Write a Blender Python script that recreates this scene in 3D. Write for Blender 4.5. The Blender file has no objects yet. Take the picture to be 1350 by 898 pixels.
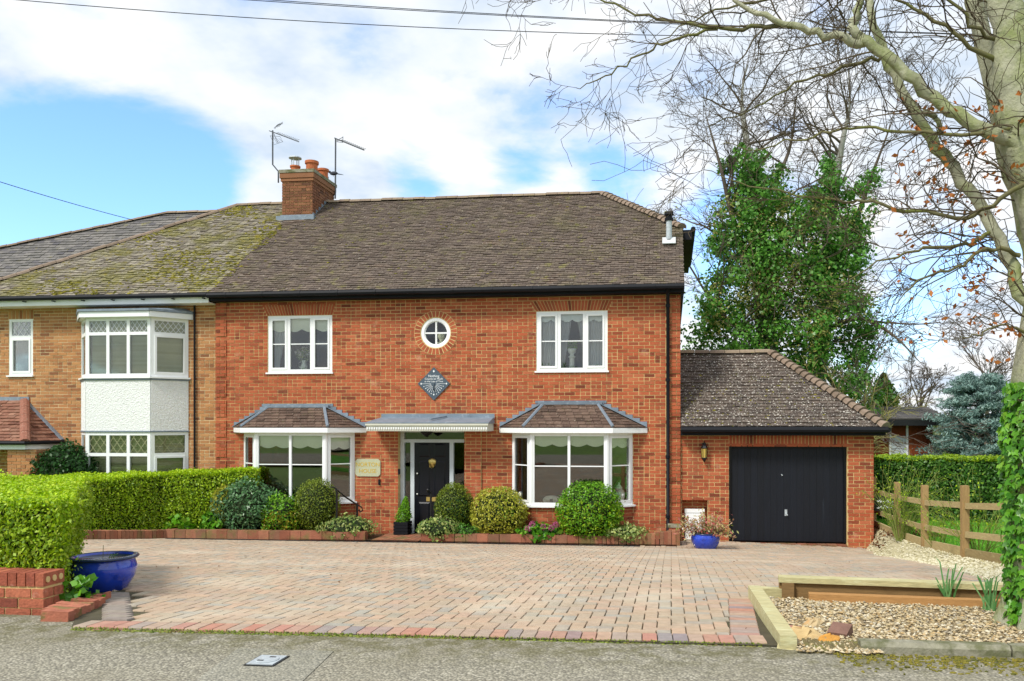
import bpy, math, random
import numpy as np
from mathutils import Vector, Matrix
R = random.Random(7)
NR = np.random.default_rng(11)
C = bpy.context.scene.collection
S = bpy.context.scene

# ---------------------------------------------------------------- camera, sky, sun, exposure
TH = math.radians(6.76); ST, CT = math.sin(TH), math.cos(TH)
F, CX, CY, DC, CZ = 1080.0, 757.0, 558.0, 17.28, 2.48      # focal length (px of the 1350 px photo), principal point, distance, eye height
cam = bpy.data.cameras.new('camera'); co = bpy.data.objects.new('camera', cam); C.objects.link(co)
co.location = (0, -DC, CZ); co.rotation_euler = (math.pi / 2, 0, TH)
cam.sensor_width = 36; cam.lens = F / 1350 * 36
cam.shift_x = (675 - CX) / 1350; cam.shift_y = (CY - 449) / 1350
cam.clip_start = 0.1; cam.clip_end = 5000
S.camera = co
S.view_settings.view_transform = 'Standard'; S.view_settings.look = 'None'
S.view_settings.exposure = 1.32; S.view_settings.gamma = 1.0
SUN_EL, SUN_AZ = math.radians(48), math.radians(215)       # azimuth from +Y clockwise: sun behind the camera, to the left
sl = bpy.data.lights.new('sun', 'SUN'); so = bpy.data.objects.new('sun', sl); C.objects.link(so)
sl.energy = 1.5; sl.angle = math.radians(12); sl.color = (1.0, 0.95, 0.87)
sd = Vector((math.sin(SUN_AZ) * math.cos(SUN_EL), math.cos(SUN_AZ) * math.cos(SUN_EL), math.sin(SUN_EL)))
so.rotation_euler = (-sd).to_track_quat('-Z', 'Y').to_euler()

def ray(px, py):                                            # unit view direction of a photo pixel
    d = Vector((-ST, CT, 0)) + Vector((CT, ST, 0)) * ((px - CX) / F) + Vector((0, 0, 1)) * ((CY - py) / F)
    return d.normalized()

class NT:                                                   # small node helper
    def __init__(s, tree): s.t = tree; tree.nodes.clear()
    def n(s, typ, ins=None, **kw):
        x = s.t.nodes.new(typ)
        for k, v in kw.items(): setattr(x, k, v)
        for k, v in (ins or {}).items():
            if isinstance(v, bpy.types.NodeSocket): s.t.links.new(v, x.inputs[k])
            else: x.inputs[k].default_value = v
        return x
    def math(s, op, a, b=0.0, clamp=False):
        return s.n('ShaderNodeMath', {0: a, 1: b}, operation=op, use_clamp=clamp).outputs[0]
    def mixc(s, f, a, b, mode='MIX'):
        x = s.n('ShaderNodeMix', {0: f}, data_type='RGBA', blend_type=mode)
        for i, v in ((6, a), (7, b)):
            if isinstance(v, bpy.types.NodeSocket): s.t.links.new(v, x.inputs[i])
            else: x.inputs[i].default_value = (*v, 1) if len(v) == 3 else v
        return x.outputs[2]
    def ramp(s, f, stops, interp='LINEAR'):
        x = s.n('ShaderNodeValToRGB', {0: f}); r = x.color_ramp; r.interpolation = interp
        while len(r.elements) < len(stops): r.elements.new(0.5)
        for e, (p, c) in zip(r.elements, stops): e.position = p; e.color = (*c, 1)
        return x.outputs[0]
    def smooth(s, v, a, b):
        return s.n('ShaderNodeMapRange', {0: v, 1: a, 2: b, 3: 0.0, 4: 1.0}, interpolation_type='SMOOTHSTEP').outputs[0]

w = bpy.data.worlds.new('World'); S.world = w; w.use_nodes = True
t = NT(w.node_tree)
sky = t.n('ShaderNodeTexSky', sky_type='NISHITA', sun_disc=False, sun_elevation=SUN_EL, sun_rotation=SUN_AZ, air_density=1.0, dust_density=0.6, ozone_density=1.6)
tc = t.n('ShaderNodeTexCoord'); gen = tc.outputs['Generated']
sep = t.n('ShaderNodeSeparateXYZ', {0: gen})
up = t.math('MAXIMUM', sep.outputs[2], 0.0)
den = t.math('ADD', up, 0.25)
cl = t.n('ShaderNodeCombineXYZ', {0: t.math('DIVIDE', sep.outputs[0], den), 1: t.math('DIVIDE', sep.outputs[1], den), 2: t.math('MULTIPLY', up, 1.0)})
n1 = t.n('ShaderNodeTexNoise', {'Vector': cl.outputs[0], 'Scale': 2.1, 'Detail': 7.0, 'Roughness': 0.56, 'Distortion': 0.25})
n2 = t.n('ShaderNodeTexNoise', {'Vector': cl.outputs[0], 'Scale': 3.6, 'Detail': 5.0, 'Roughness': 0.55})
dens = t.math('ADD', n1.outputs[0], 0.15)
for px, py, r, a in ((140, 220, 0.17, 0.33), (20, 250, 0.15, 0.34), (250, 250, 0.10, 0.25), (690, 215, 0.07, 0.2), (800, 240, 0.08, 0.2), (930, 350, 0.09, 0.3), (480, 40, 0.09, 0.2), (340, 20, 0.08, 0.16), (540, 240, 0.06, 0.16), (1290, 330, 0.1, 0.16), (1210, 410, 0.07, 0.14)):
    dd = t.n('ShaderNodeVectorMath', {0: gen, 1: tuple(ray(px, py))}, operation='DISTANCE').outputs['Value']
    blob = t.n('ShaderNodeMapRange', {0: dd, 1: r, 2: 0.0, 3: 0.0, 4: a}, interpolation_type='SMOOTHSTEP').outputs[0]
    dens = t.math('SUBTRACT', dens, blob)
mask = t.smooth(dens, 0.41, 0.62)
ccol = t.ramp(n2.outputs[0], [(0.32, (3.5, 4.2, 5.1)), (0.46, (4.8, 5.2, 5.7)), (0.62, (5.8, 5.8, 5.8))])
skyb = t.mixc(1.0, sky.outputs[0], (1.12, 1.42, 1.72), 'MULTIPLY')
col = t.mixc(mask, skyb, ccol)
bg = t.n('ShaderNodeBackground', {0: col, 1: 0.075})
t.t.links.new(bg.outputs[0], t.n('ShaderNodeOutputWorld').inputs[0])

# ---------------------------------------------------------------- pixel <-> place helpers (Y = 0 is the house front)
def P(px, py, Y=0.0):                                       # point of the vertical plane Y=const that the photo shows at px,py
    k = (px - CX) / F; L = Y + DC
    X = (k * L * CT - L * ST) / (CT + k * ST)
    dep = -X * ST + L * CT
    return X, CZ + (CY - py) * dep / F
def PX(px, Y=0.0): return P(px, 0, Y)[0]
def PZ(px, py, Y=0.0): return P(px, py, Y)[1]
def W(px, py, dep):                                         # point at a camera depth
    lat = (px - CX) / F * dep
    return Vector((lat * CT - dep * ST, lat * ST + dep * CT - DC, CZ + (CY - py) / F * dep))
def depth(X, Y): return -X * ST + (Y + DC) * CT
def proj(X, Y, Z):
    d = depth(X, Y); return CX + F * (X * CT + (Y + DC) * ST) / d, CY - F * (Z - CZ) / d
_py = [-1500, -60, -34, -23, -20, -12, -11.04, -9.98, -9.5, -7.1, -3, -1.4, 0, 1500]
_pz = [7, 5.5, 3.0, 1.12, 1.05, 1.05, .98, .93, .90, .695, .25, .06, 0, 0]
def T(X, Y):                                                # ground height
    z = (np.interp(Y - .3, _py, _pz) + np.interp(Y, _py, _pz) + np.interp(Y + .3, _py, _pz)) / 3
    w_ = np.clip((np.asarray(Y) + 6) / 5, 0, 1) * np.clip((9 - np.asarray(Y)) / 6, 0, 1)
    z = z - 0.03 * np.clip(np.asarray(X) - 1, 0, 3.2) * w_
    g_ = np.interp(Y, [-9, -6.5, -4.6, -2.67, -.96, 2, 9, 24], [.86, .67, .50, .36, .29, .26, .2, 0]); k = np.clip((np.asarray(X) - 3.92) / .36, 0, 1)
    return np.where((np.asarray(Y) > -9) & (np.asarray(Y) < 24), z + (np.maximum(z, g_) - z) * k * k * (3 - 2 * k), z)
def G(px, py):                                              # ground point shown at a pixel
    d = ray(px, py); s = 1.0
    for i in range(4000):
        p = Vector((0, -DC, CZ)) + d * s
        if p.z <= T(p.x, p.y): return p
        s += 0.02
    return p

# ---------------------------------------------------------------- objects
WL = {}
def _link(o, parent, loc):
    C.objects.link(o); L = Vector(loc); WL[o] = L
    if parent is not None:
        o.parent = parent; o.location = L - WL[parent]
    else: o.location = L
def tag(o, label=None, cat=None, kind=None, group=None):
    for k, v in (('label', label), ('category', cat), ('kind', kind), ('group', group)):
        if v: o[k] = v
    return o
def thing(name, label, cat, loc=(0, 0, 0), group=None):
    o = bpy.data.objects.new(name, None); o.empty_display_size = .1; _link(o, None, loc)
    return tag(o, label, cat, None, group)
def add_mesh(name, me, mat, parent=None, loc=(0, 0, 0), smooth=False, **tg):
    if mat is not None and not me.materials:
        for m_ in (mat if isinstance(mat, (list, tuple)) else [mat]): me.materials.append(m_)
    if smooth: me.polygons.foreach_set('use_smooth', [True] * len(me.polygons))
    o = bpy.data.objects.new(name, me); _link(o, parent, loc)
    return tag(o, **tg)
I4 = Matrix.Identity(4)
def frame(O, u):                                            # local x along u, y inward, z up
    u = Vector((u[0], u[1], 0)).normalized(); n_in = Vector((-u.y, u.x, 0))
    return Matrix(((u.x, n_in.x, 0, O[0]), (u.y, n_in.y, 0, O[1]), (0, 0, 1, O[2] if len(O) > 2 else 0), (0, 0, 0, 1)))
class MB:
    def __init__(s, M=None): s.v = []; s.f = []; s.M = M
    def add(s, vs, fs):
        b = len(s.v)
        s.v += [tuple(s.M @ Vector(p)) for p in vs] if s.M is not None else [tuple(p) for p in vs]
        s.f += [tuple(b + i for i in f) for f in fs]; return s
    def box(s, x0, x1, y0, y1, z0, z1):
        return s.add([(x0, y0, z0), (x1, y0, z0), (x1, y1, z0), (x0, y1, z0), (x0, y0, z1), (x1, y0, z1), (x1, y1, z1), (x0, y1, z1)],
                     [(0, 3, 2, 1), (4, 5, 6, 7), (0, 1, 5, 4), (1, 2, 6, 5), (2, 3, 7, 6), (3, 0, 4, 7)])
    def obox(s, c, size, M3):                               # oriented box
        vs = [Vector(c) + M3 @ Vector((a * size[0] / 2, b * size[1] / 2, d * size[2] / 2)) for d in (-1, 1) for a, b in ((-1, -1), (1, -1), (1, 1), (-1, 1))]
        return s.add(vs, [(0, 3, 2, 1), (4, 5, 6, 7), (0, 1, 5, 4), (1, 2, 6, 5), (2, 3, 7, 6), (3, 0, 4, 7)])
    def poly(s, pts): return s.add(pts, [tuple(range(len(pts)))])
    def prism(s, pts, off):                                 # polygon extruded by a vector
        n = len(pts); off = Vector(off); a = [Vector(p) for p in pts]
        return s.add(a + [p + off for p in a], [tuple(reversed(range(n))), tuple(range(n, 2 * n))] + [(i, (i + 1) % n, n + (i + 1) % n, n + i) for i in range(n)])
    def beam(s, p, q, wd, ht, up=(0, 0, 1)):                # rectangular bar from p to q
        p, q = Vector(p), Vector(q); d = (q - p); L = d.length; d.normalize(); x = d.cross(Vector(up)).normalized(); z = x.cross(d)
        return s.obox((p + q) / 2, (wd, L, ht), Matrix((x, d, z)).transposed())
    def tube(s, pts, r, n=6, cap=True):
        pts = [Vector(p) for p in pts]; rs = r if isinstance(r, (list, tuple)) else [r] * len(pts)
        vs = []; fs = []; ref = None
        for i, p in enumerate(pts):
            d = (pts[min(i + 1, len(pts) - 1)] - pts[max(i - 1, 0)]); d = d.normalized() if d.length > 1e-9 else Vector((0, 0, 1))
            if ref is None: ref = Vector((0, 0, 1)) if abs(d.z) < .9 else Vector((1, 0, 0))
            x = d.cross(ref); x = x.normalized() if x.length > 1e-6 else Vector((1, 0, 0)); y = d.cross(x); ref = -y if False else ref
            for k in range(n):
                a = 2 * math.pi * k / n; vs.append(p + (x * math.cos(a) + y * math.sin(a)) * rs[i])
        for i in range(len(pts) - 1):
            for k in range(n): fs.append((i * n + k, i * n + (k + 1) % n, (i + 1) * n + (k + 1) % n, (i + 1) * n + k))
        if cap: fs += [tuple(range(n)), tuple(reversed(range((len(pts) - 1) * n, len(pts) * n)))]
        return s.add(vs, fs)
    def lathe(s, prof, n=20, c=(0, 0, 0), sx=1, sy=1):
        vs = []; fs = []
        for r, z in prof:
            for k in range(n):
                a = 2 * math.pi * k / n; vs.append((c[0] + r * sx * math.cos(a), c[1] + r * sy * math.sin(a), c[2] + z))
        for i in range(len(prof) - 1):
            for k in range(n): fs.append((i * n + k, i * n + (k + 1) % n, (i + 1) * n + (k + 1) % n, (i + 1) * n + k))
        fs += [tuple(reversed(range(n))), tuple(range((len(prof) - 1) * n, len(prof) * n))]
        return s.add(vs, fs)
    def blob(s, c, r, n=10, m=6, jit=.12, rnd=R, M3=None):
        vs = []; fs = []; r = (r, r, r) if not isinstance(r, (tuple, list)) else r
        for i in range(m + 1):
            ph = math.pi * i / m
            for k in range(n):
                a = 2 * math.pi * (k + .5 * (i % 2)) / n; q = 1 + rnd.uniform(-jit, jit)
                p = Vector((r[0] * q * math.sin(ph) * math.cos(a), r[1] * q * math.sin(ph) * math.sin(a), -r[2] * q * math.cos(ph)))
                vs.append(Vector(c) + (M3 @ p if M3 is not None else p))
        for i in range(m):
            for k in range(n): fs.append((i * n + k, i * n + (k + 1) % n, (i + 1) * n + (k + 1) % n, (i + 1) * n + k))
        return s.add(vs, fs)
    def mesh(s, name, loc=(0, 0, 0)):
        me = bpy.data.meshes.new(name); L = loc
        v = [(p[0] - L[0], p[1] - L[1], p[2] - L[2]) for p in s.v] if any(L) else s.v
        me.from_pydata(v, [], s.f); me.update(); return me
    def build(s, name, mat, parent=None, loc=None, smooth=False, **tg):
        loc = loc if loc is not None else ((0, 0, 0) if parent is None else WL[parent])
        return add_mesh(name, s.mesh(name, loc), mat, parent, loc, smooth, **tg)

# ---------------------------------------------------------------- materials
def srgb(h):
    if not isinstance(h, str): return h
    v = [int(h[i:i + 2], 16) / 255 for i in (0, 2, 4)]
    return tuple(x / 12.92 if x < .04045 else ((x + .055) / 1.055) ** 2.4 for x in v)
def mat(name, cols, rough=.85, ns=6.0, nam=.35, bump=0.0, bs=80.0, spec=.3, metal=0.0, over=(), transl=0.0, isl=True, stretch=None, bdist=.01, coat=0.0, streak=None):
    m = bpy.data.materials.new(name); m.use_nodes = True; t = NT(m.node_tree)
    geo = t.n('ShaderNodeNewGeometry'); pos = geo.outputs['Position']
    if stretch: pos = t.n('ShaderNodeMapping', {0: pos, 3: stretch}).outputs[0]
    cols = [srgb(c) for c in ([cols] if isinstance(cols, (str, tuple)) else cols)]
    if len(cols) > 1:
        oi = t.n('ShaderNodeObjectInfo')
        rv = t.math('FRACT', t.math('ADD', geo.outputs['Random Per Island'], oi.outputs['Random'])) if isl else oi.outputs['Random']
        c = t.ramp(rv, [(i / (len(cols) - 1), k) for i, k in enumerate(cols)])
    else: c = t.n('ShaderNodeRGB').outputs[0]; c.default_value = (*cols[0], 1)
    if nam:
        nz = t.n('ShaderNodeTexNoise', {'Vector': pos, 'Scale': ns, 'Detail': 5.0, 'Roughness': .6}).outputs[0]
        f = t.math('ADD', t.math('MULTIPLY', t.math('SUBTRACT', nz, .5), nam * 2), 1.0)
        c = t.mixc(1.0, c, t.n('ShaderNodeCombineXYZ', {0: f, 1: f, 2: f}).outputs[0], 'MULTIPLY')
    for k, (oc, osc, lo, hi, amt) in enumerate(over):       # patches of another colour
        mp = t.n('ShaderNodeMapping', {0: pos, 1: (k * 7.3 + 1.7, k * 3.1, k * 5.9)}).outputs[0]
        nz = t.n('ShaderNodeTexNoise', {'Vector': mp, 'Scale': osc, 'Detail': 6.0, 'Roughness': .65}).outputs[0]
        c = t.mixc(t.math('MULTIPLY', t.smooth(nz, lo, hi), amt), c, srgb(oc))
    if streak:                                              # rain streaks: noise drawn out downwards
        mp = t.n('ShaderNodeMapping', {0: pos, 3: (2.6, 2.6, .28)}).outputs[0]
        nz = t.n('ShaderNodeTexNoise', {'Vector': mp, 'Scale': 1.6, 'Detail': 6.0, 'Roughness': .7}).outputs[0]
        c = t.mixc(t.math('MULTIPLY', t.smooth(nz, .5, .72), streak[1]), c, srgb(streak[0]))
    b = t.n('ShaderNodeBsdfPrincipled', {'Base Color': c, 'Roughness': rough, 'Metallic': metal, 'Specular IOR Level': spec, 'Coat Weight': coat})
    if bump:
        bn = t.n('ShaderNodeTexNoise', {'Vector': pos, 'Scale': bs, 'Detail': 4.0, 'Roughness': .6}).outputs[0]
        t.t.links.new(t.n('ShaderNodeBump', {'Strength': bump, 'Distance': bdist, 'Height': bn}).outputs[0], b.inputs['Normal'])
    sh = b.outputs[0]
    if transl:
        tr = t.n('ShaderNodeBsdfTranslucent', {0: c}); sh = t.n('ShaderNodeMixShader', {0: transl, 1: sh, 2: tr.outputs[0]}).outputs[0]
    t.t.links.new(sh, t.n('ShaderNodeOutputMaterial').inputs[0])
    return m
def leafmat(name, cols, rough=.45, spec=.35, transl=.3): return mat(name, cols, rough=rough, ns=2.5, nam=.35, spec=spec, transl=transl)
def glassmat(name, tint=(.95, .97, .96), boost=.015):
    m = bpy.data.materials.new(name); m.use_nodes = True; t = NT(m.node_tree)
    fr = t.n('ShaderNodeFresnel', {0: 1.5}).outputs[0]
    g = t.n('ShaderNodeBsdfGlossy', {'Color': (1, 1, 1, 1), 'Roughness': .012}); tr = t.n('ShaderNodeBsdfTransparent', {0: (*tint, 1)})
    mx = t.n('ShaderNodeMixShader', {0: t.math('ADD', fr, boost, True), 1: tr.outputs[0], 2: g.outputs[0]})
    t.t.links.new(mx.outputs[0], t.n('ShaderNodeOutputMaterial').inputs[0]); return m

MOR = mat('mortar', ['d2b880'], ns=5, nam=.25, bump=.4, bs=120)
BR = mat('red_brick', ['743a28', 'a25234', 'b05e3e', 'ac593a', 'a75436', 'b86a48', '8c4630', 'b0603f', 'aa583a'], ns=3, nam=.28, bump=.5, bs=90,
         over=[('d8b79a', 2.2, .58, .76, .4), ('5a3f30', 1.2, .58, .78, .4)], streak=('6e4636', .45))
BRN = mat('tan_brick', ['80543a', 'aa754c', 'b78456', 'b27c50', '94603e', 'ba8a5c', '9e6844'], ns=3, nam=.25, bump=.5, bs=90)
BRC = mat('chimney_brick', ['5c3e2e', '7c5038', '8a5c40', '6c4632', '906446'], ns=3, nam=.3, bump=.5, bs=90)
MORN = mat('pale_mortar', ['ddcda4'], ns=5, nam=.2, bump=.4, bs=120)
BRK = mat('kerb_brick', ['84503c', '96604a', 'a46c52', '7c5844', '93664e'], ns=6, nam=.4, bump=.6, bs=70, over=[('6b6a3a', 3, .46, .66, .7)])
BRW = mat('wall_brick', ['8e4c38', 'aa6048', 'b46c50', '9a5440', '7c4234'], ns=34, nam=.6, bump=.8, bs=60, over=[('d6b0a0', 9, .58, .74, .45), ('5c3a30', 12, .58, .72, .5)])
BRM = mat('mossy_kerb_brick', ['8f5240', 'b07058', '9c5e4a', 'a8674e', '7c4a3c'], ns=11, nam=.6, bump=.8, bs=50, over=[('6c6a3c', 7, .52, .64, .8), ('c8a894', 9, .6, .72, .5)])
TIL = mat('roof_tile', ['574b44', '61554c', '695c52', '5c5048', '6e6156', '544943', '74675a'], ns=5, nam=.4, bump=.5, bs=60,
          over=[('6c6a3c', .9, .48, .74, .35), ('86843a', 4, .56, .70, .5), ('7c604c', 2.5, .56, .74, .4), ('b89c86', 9, .64, .76, .5), ('c4beb0', 26, .60, .67, .75)])
TIN = mat('mossy_roof_tile', ['6d655c', '7b7268', '878072', '938c7c', '6a6258'], ns=5, nam=.4, bump=.6, bs=60,
          over=[('6e6a2a', 1.1, .46, .62, .75), ('8d8028', 5, .54, .66, .7), ('c9c6b6', 26, .58, .66, .8)])
TIG = mat('garage_roof_tile', ['4c433d', '564c45', '5f544b', '463e39'], ns=5, nam=.3, bump=.5, bs=60,
          over=[('e2ded2', 26, .57, .64, .95), ('5b5a2c', 8, .60, .72, .7)])
TIB = mat('bay_roof_tile', ['54433a', '625046', '6d5a4e', '4a3c34'], ns=6, nam=.35, bump=.5, bs=60, over=[('cfc6b0', 40, .62, .68, .8), ('55542a', 9, .58, .7, .6)])
TIF = mat('far_roof_tile', ['62605e', '6e6b68', '7a7672', '58565a'], ns=5, nam=.35, over=[('8a8434', 3, .6, .72, .5)])
RID = mat('ridge_mortar_tile', ['8a7a6a', '94846f', '7d6d60'], ns=14, nam=.4, bump=.5, over=[('a0963c', 5, .55, .7, .5)])
RIP = mat('pale_ridge_tile', ['80705f', '8a796a', '726354'], ns=14, nam=.4, bump=.4)
LEAD = mat('lead_sheet', ['72808d', '7c8996', '697683'], rough=.5, ns=5, nam=.3, spec=.5, bump=.15, bs=12, over=[('a4b0b8', 9, .52, .72, .55), ('565f66', 5, .56, .72, .5)])
WHT = mat('white_upvc', 'eef1f2', rough=.35, nam=.05, spec=.45)
PTW = mat('painted_white_wood', 'e6ebea', rough=.5, nam=.1, ns=10)
GRW = mat('grey_white_paint', 'c5ced3', rough=.45, nam=.1, ns=9)
RND = mat('white_roughcast', 'eceeee', rough=.95, nam=.12, ns=22, bump=1.0, bs=34, bdist=.03)
BLK = mat('black_plastic', '14161c', rough=.6, nam=.2, ns=4, spec=.2)
BLD = mat('black_door_paint', '0b0e18', rough=.3, nam=.15, spec=.35)
GDR = mat('black_garage_paint', ['0e121a', '10151f', '0c1018'], rough=.6, nam=.4, ns=3, spec=.3, over=[('3a4652', 1.5, .62, .8, .4)], stretch=(6, 6, .5), isl=True)
IRN = mat('black_iron', '121316', rough=.4, nam=.2, spec=.5)
GLS = glassmat('window_glass'); GLB = glassmat('bay_glass', boost=.05); GLN = glassmat('blind_glass', (.95, .97, .95), .0)
DRK = mat('dark_interior', '4a4640', rough=.9, nam=.2)
CURT = mat('grey_curtain', 'dcdfe4', rough=.9, nam=.1, transl=.3)
BLI = mat('cream_blind', 'f8f8e8', rough=.9, nam=.08, transl=.1)
BLO = mat('olive_blind', ['b6b690', 'c0bf98', 'aaa982'], rough=.9, nam=.12, transl=.1)
CER = mat('white_ceramic', 'e8eae4', rough=.25, nam=.1, spec=.5)
TER = mat('terracotta', ['b5653f', 'bd6f48'], ns=12, nam=.3, rough=.85)
GOLD = mat('brass', 'c8b06a', rough=.35, metal=.8, nam=.15)
SLA = mat('slate_plaque', '4c5a66', rough=.6, ns=14, nam=.35)
SWH = mat('white_lettering', 'e9eef0', rough=.7, nam=.1)
STN = mat('stone_plaque', ['b8bb9c'], rough=.8, ns=40, nam=.25)
GLT = mat('gilt_lettering', 'c9a832', rough=.5, nam=.25, ns=60)
TIM = mat('weathered_sleeper', ['bdb68c', 'b3ab7e'], ns=9, nam=.5, bump=.5, bs=25, stretch=(1, 6, 6), over=[('d8dcb4', 4, .5, .7, .6)])
TIO = mat('fresh_timber', ['a87c4c', 'b48a56'], ns=9, nam=.35, bump=.3, bs=30, stretch=(1, 8, 8), over=[('7a5028', 3, .6, .7, .5)])
TIBR = mat('brown_timber', ['7d6340', '86693f'], ns=9, nam=.4, bump=.3, bs=30, stretch=(1, 8, 8))
TIF2 = mat('fence_timber', ['a08e62', 'ae9c70', '928058'], ns=8, nam=.4, bump=.3, bs=30, stretch=(6, 1, 6), over=[('c8c08a', 5, .55, .7, .5)])
TIP = mat('post_timber', ['987c52', 'a4885c'], ns=8, nam=.4, bump=.3, bs=30, stretch=(8, 8, 1))
BRD = mat('brown_boarding', ['7c3d1e', '8a4724', '6d3418'], ns=8, nam=.35, stretch=(8, 8, 1))
WBD = mat('pale_weatherboard', ['c2ccd0', 'ccd5d8'], rough=.6, nam=.15)
CON = mat('concrete_kerb', ['8d8a78'], ns=9, nam=.4, bump=.7, bs=60, over=[('565a34', 5, .42, .6, .8), ('a8a696', 14, .6, .7, .5)])
POT = mat('blue_glaze', ['1c3eb2'], rough=.12, ns=5, nam=.5, spec=.6, coat=.5, over=[('0d1658', 9, .5, .72, .6), ('5a74d8', 14, .62, .75, .4)])
PAV = mat('block_paver', ['a7947d', 'b09a82', '9d9685', 'b69c84', 'a59883', 'b19a82', '99968b', 'b29882', 'ab9883'], ns=14, nam=.3, bump=.6, bs=140, bdist=.004,
          over=[('cfc4ae', 1.1, .45, .7, .45), ('6e6c58', 5, .64, .8, .35)])
PVG = mat('grey_border_paver', ['8d8478', '968c80', '877f78', '9a8a7e'], ns=14, nam=.35, bump=.6, bs=140, bdist=.004)
PVB = mat('border_paver', ['a9917f', 'b08070', '9a8f86', 'b0957f', 'ac7a68', '878284', 'a99683', 'a8806e', 'b59c88'], ns=14, nam=.35, bump=.6, bs=140, bdist=.004, over=[('6e6c58', 5, .62, .8, .4)])
JNT = mat('joint_sand', ['4e4938'], ns=6, nam=.5, bump=.5, bs=90, over=[('55592f', 3, .5, .66, .6)])
SOI = mat('soil', ['4b3d2b'], ns=12, nam=.6, bump=1, bs=30)
BARK = mat('beech_bark', ['a2a28a'], ns=5, nam=.55, bump=.8, bs=26, bdist=.02, over=[('76843a', 2.6, .42, .66, .7), ('b0b0a0', 6, .54, .72, .6), ('55553c', 9, .58, .7, .5)])
BARG = mat('grey_bark', ['9a9a92'], ns=3.5, nam=.35, bump=.5, bs=20, over=[('6d7a2e', 2.3, .56, .74, .5)])
TWN = mat('green_twig', ['7c8a3a', '6a7a34', '8f9a50'], nam=.3)
BRB = mat('branch_bark', ['5f5c40', '6e6a48'], ns=4, nam=.4, over=[('6f7a30', 2.3, .5, .66, .6)])
TWG = mat('twig_bark', ['4a4232', '564c38', '443c2e'], nam=.3)
TWF = mat('far_twig_bark', ['584e46', '665c52'], nam=.3)
TWY = mat('pale_twig_bark', ['8a8450', '96905a', '6f7038'], nam=.3)
LHE = leafmat('privet_leaf', ['587c0a', '7a9e0e', '96b616', 'acc81e', '648a0c', 'bac848'])
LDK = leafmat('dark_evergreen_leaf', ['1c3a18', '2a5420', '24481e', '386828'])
LBX = leafmat('box_leaf', ['5f7420', '728a26', '86982c', '526420', '98a236'])
LYE = leafmat('golden_leaf', ['8f9a1e', 'b4b432', 'c6c44a', '6f7e18', 'd0cc64', '93962a'])
LGR = leafmat('fresh_leaf', ['4f8a12', '69a61a', '7fb428', '3f7410', '9bc03c'])
LBG = leafmat('blue_green_leaf', ['456a44', '568452', '6c9a62', '3c6042', '8fb082'], rough=.3)
LVA = leafmat('variegated_leaf', ['4d7030', '7d9a48', 'c8cc86', '5f8438', 'b7bf6c', '3c6028'])
LGO = leafmat('yellow_spotted_leaf', ['4f7420', '8a8f22', 'b9a62c', '6c8a20', 'a88f2a', '3f6420'])
LIV = leafmat('ivy_leaf', ['3c6a20', '528a30', '68a43c', '40742a', '86b650'], rough=.35)
LIB = leafmat('bright_ivy_leaf', ['3c7a14', '54921c', '6ca82a', '2f6612', '84b438'], rough=.35)
LSP = leafmat('blue_spruce_needle', ['6a8a84', '84a49c', '9cbab0', '587a74', 'b0c8be'], rough=.6)
LCO = leafmat('conifer_leaf', ['5c7a1e', '748f28', '4c681c'], rough=.6)
LBR = leafmat('copper_leaf', ['a8622a', 'bf7a38', '8f4c20'], rough=.6)
LPK = leafmat('pink_edged_leaf', ['8f9c4a', 'c0a878', 'c05a5a', '7a8f3c', 'd8c8a0', 'b04858'])
PNK = leafmat('pink_petal', ['a84878', 'c06a94', '8c3a66'], rough=.6)
WPT = leafmat('white_petal', ['e8e4e0', 'd9ccd4'], rough=.6)
GRS = leafmat('grass_blade', ['3f7a14', '55941c', '6aa828', '7fb43a'], rough=.5)
DAF = leafmat('daffodil_blade', ['558c4e', '6ca262', '84b274'], rough=.4)
GRV = mat('golden_gravel', ['9c8c68', 'b0a07c', 'c4b698', '85765a', 'b59a6c', 'd0c8b0', '766c5c'], ns=20, nam=.3)
CHP = mat('pale_limestone_chip', ['bdb696', 'cac4a8', 'd4cfb8', 'aea680', '9c9474'], ns=20, nam=.2)
LAW = mat('lawn_ground', ['4a8018'], ns=3, nam=.5, over=[('5f9a24', 2, .45, .65, .8)])
GROUND = mat('meadow_ground', ['5a7a24'], ns=.6, nam=.5, bump=.3, bs=4, over=[('6a7a36', .3, .45, .65, .6)])
MOSS = mat('moss', ['5f5f22', '75702a', '84792c', '4c5220'], ns=20, nam=.4, bump=1, bs=60)
MOSG = mat('verge_moss', ['6b7a2c', '58642a', '7f8a3a', '6a5c38'], ns=20, nam=.4)
STEEL = mat('galvanised_steel', ['b4bcc0'], rough=.6, metal=.3, ns=24, nam=.5, spec=.4, over=[('6f6e68', 18, .56, .72, .5)])
ALU = mat('aerial_metal', ['5d6166'], rough=.5, metal=.5, nam=.2)
STO = mat('sandstone', ['b3a07c', 'c4a874'], ns=9, nam=.4, bump=.8, bs=30, over=[('c98a3a', 5, .55, .7, .5)])

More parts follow.
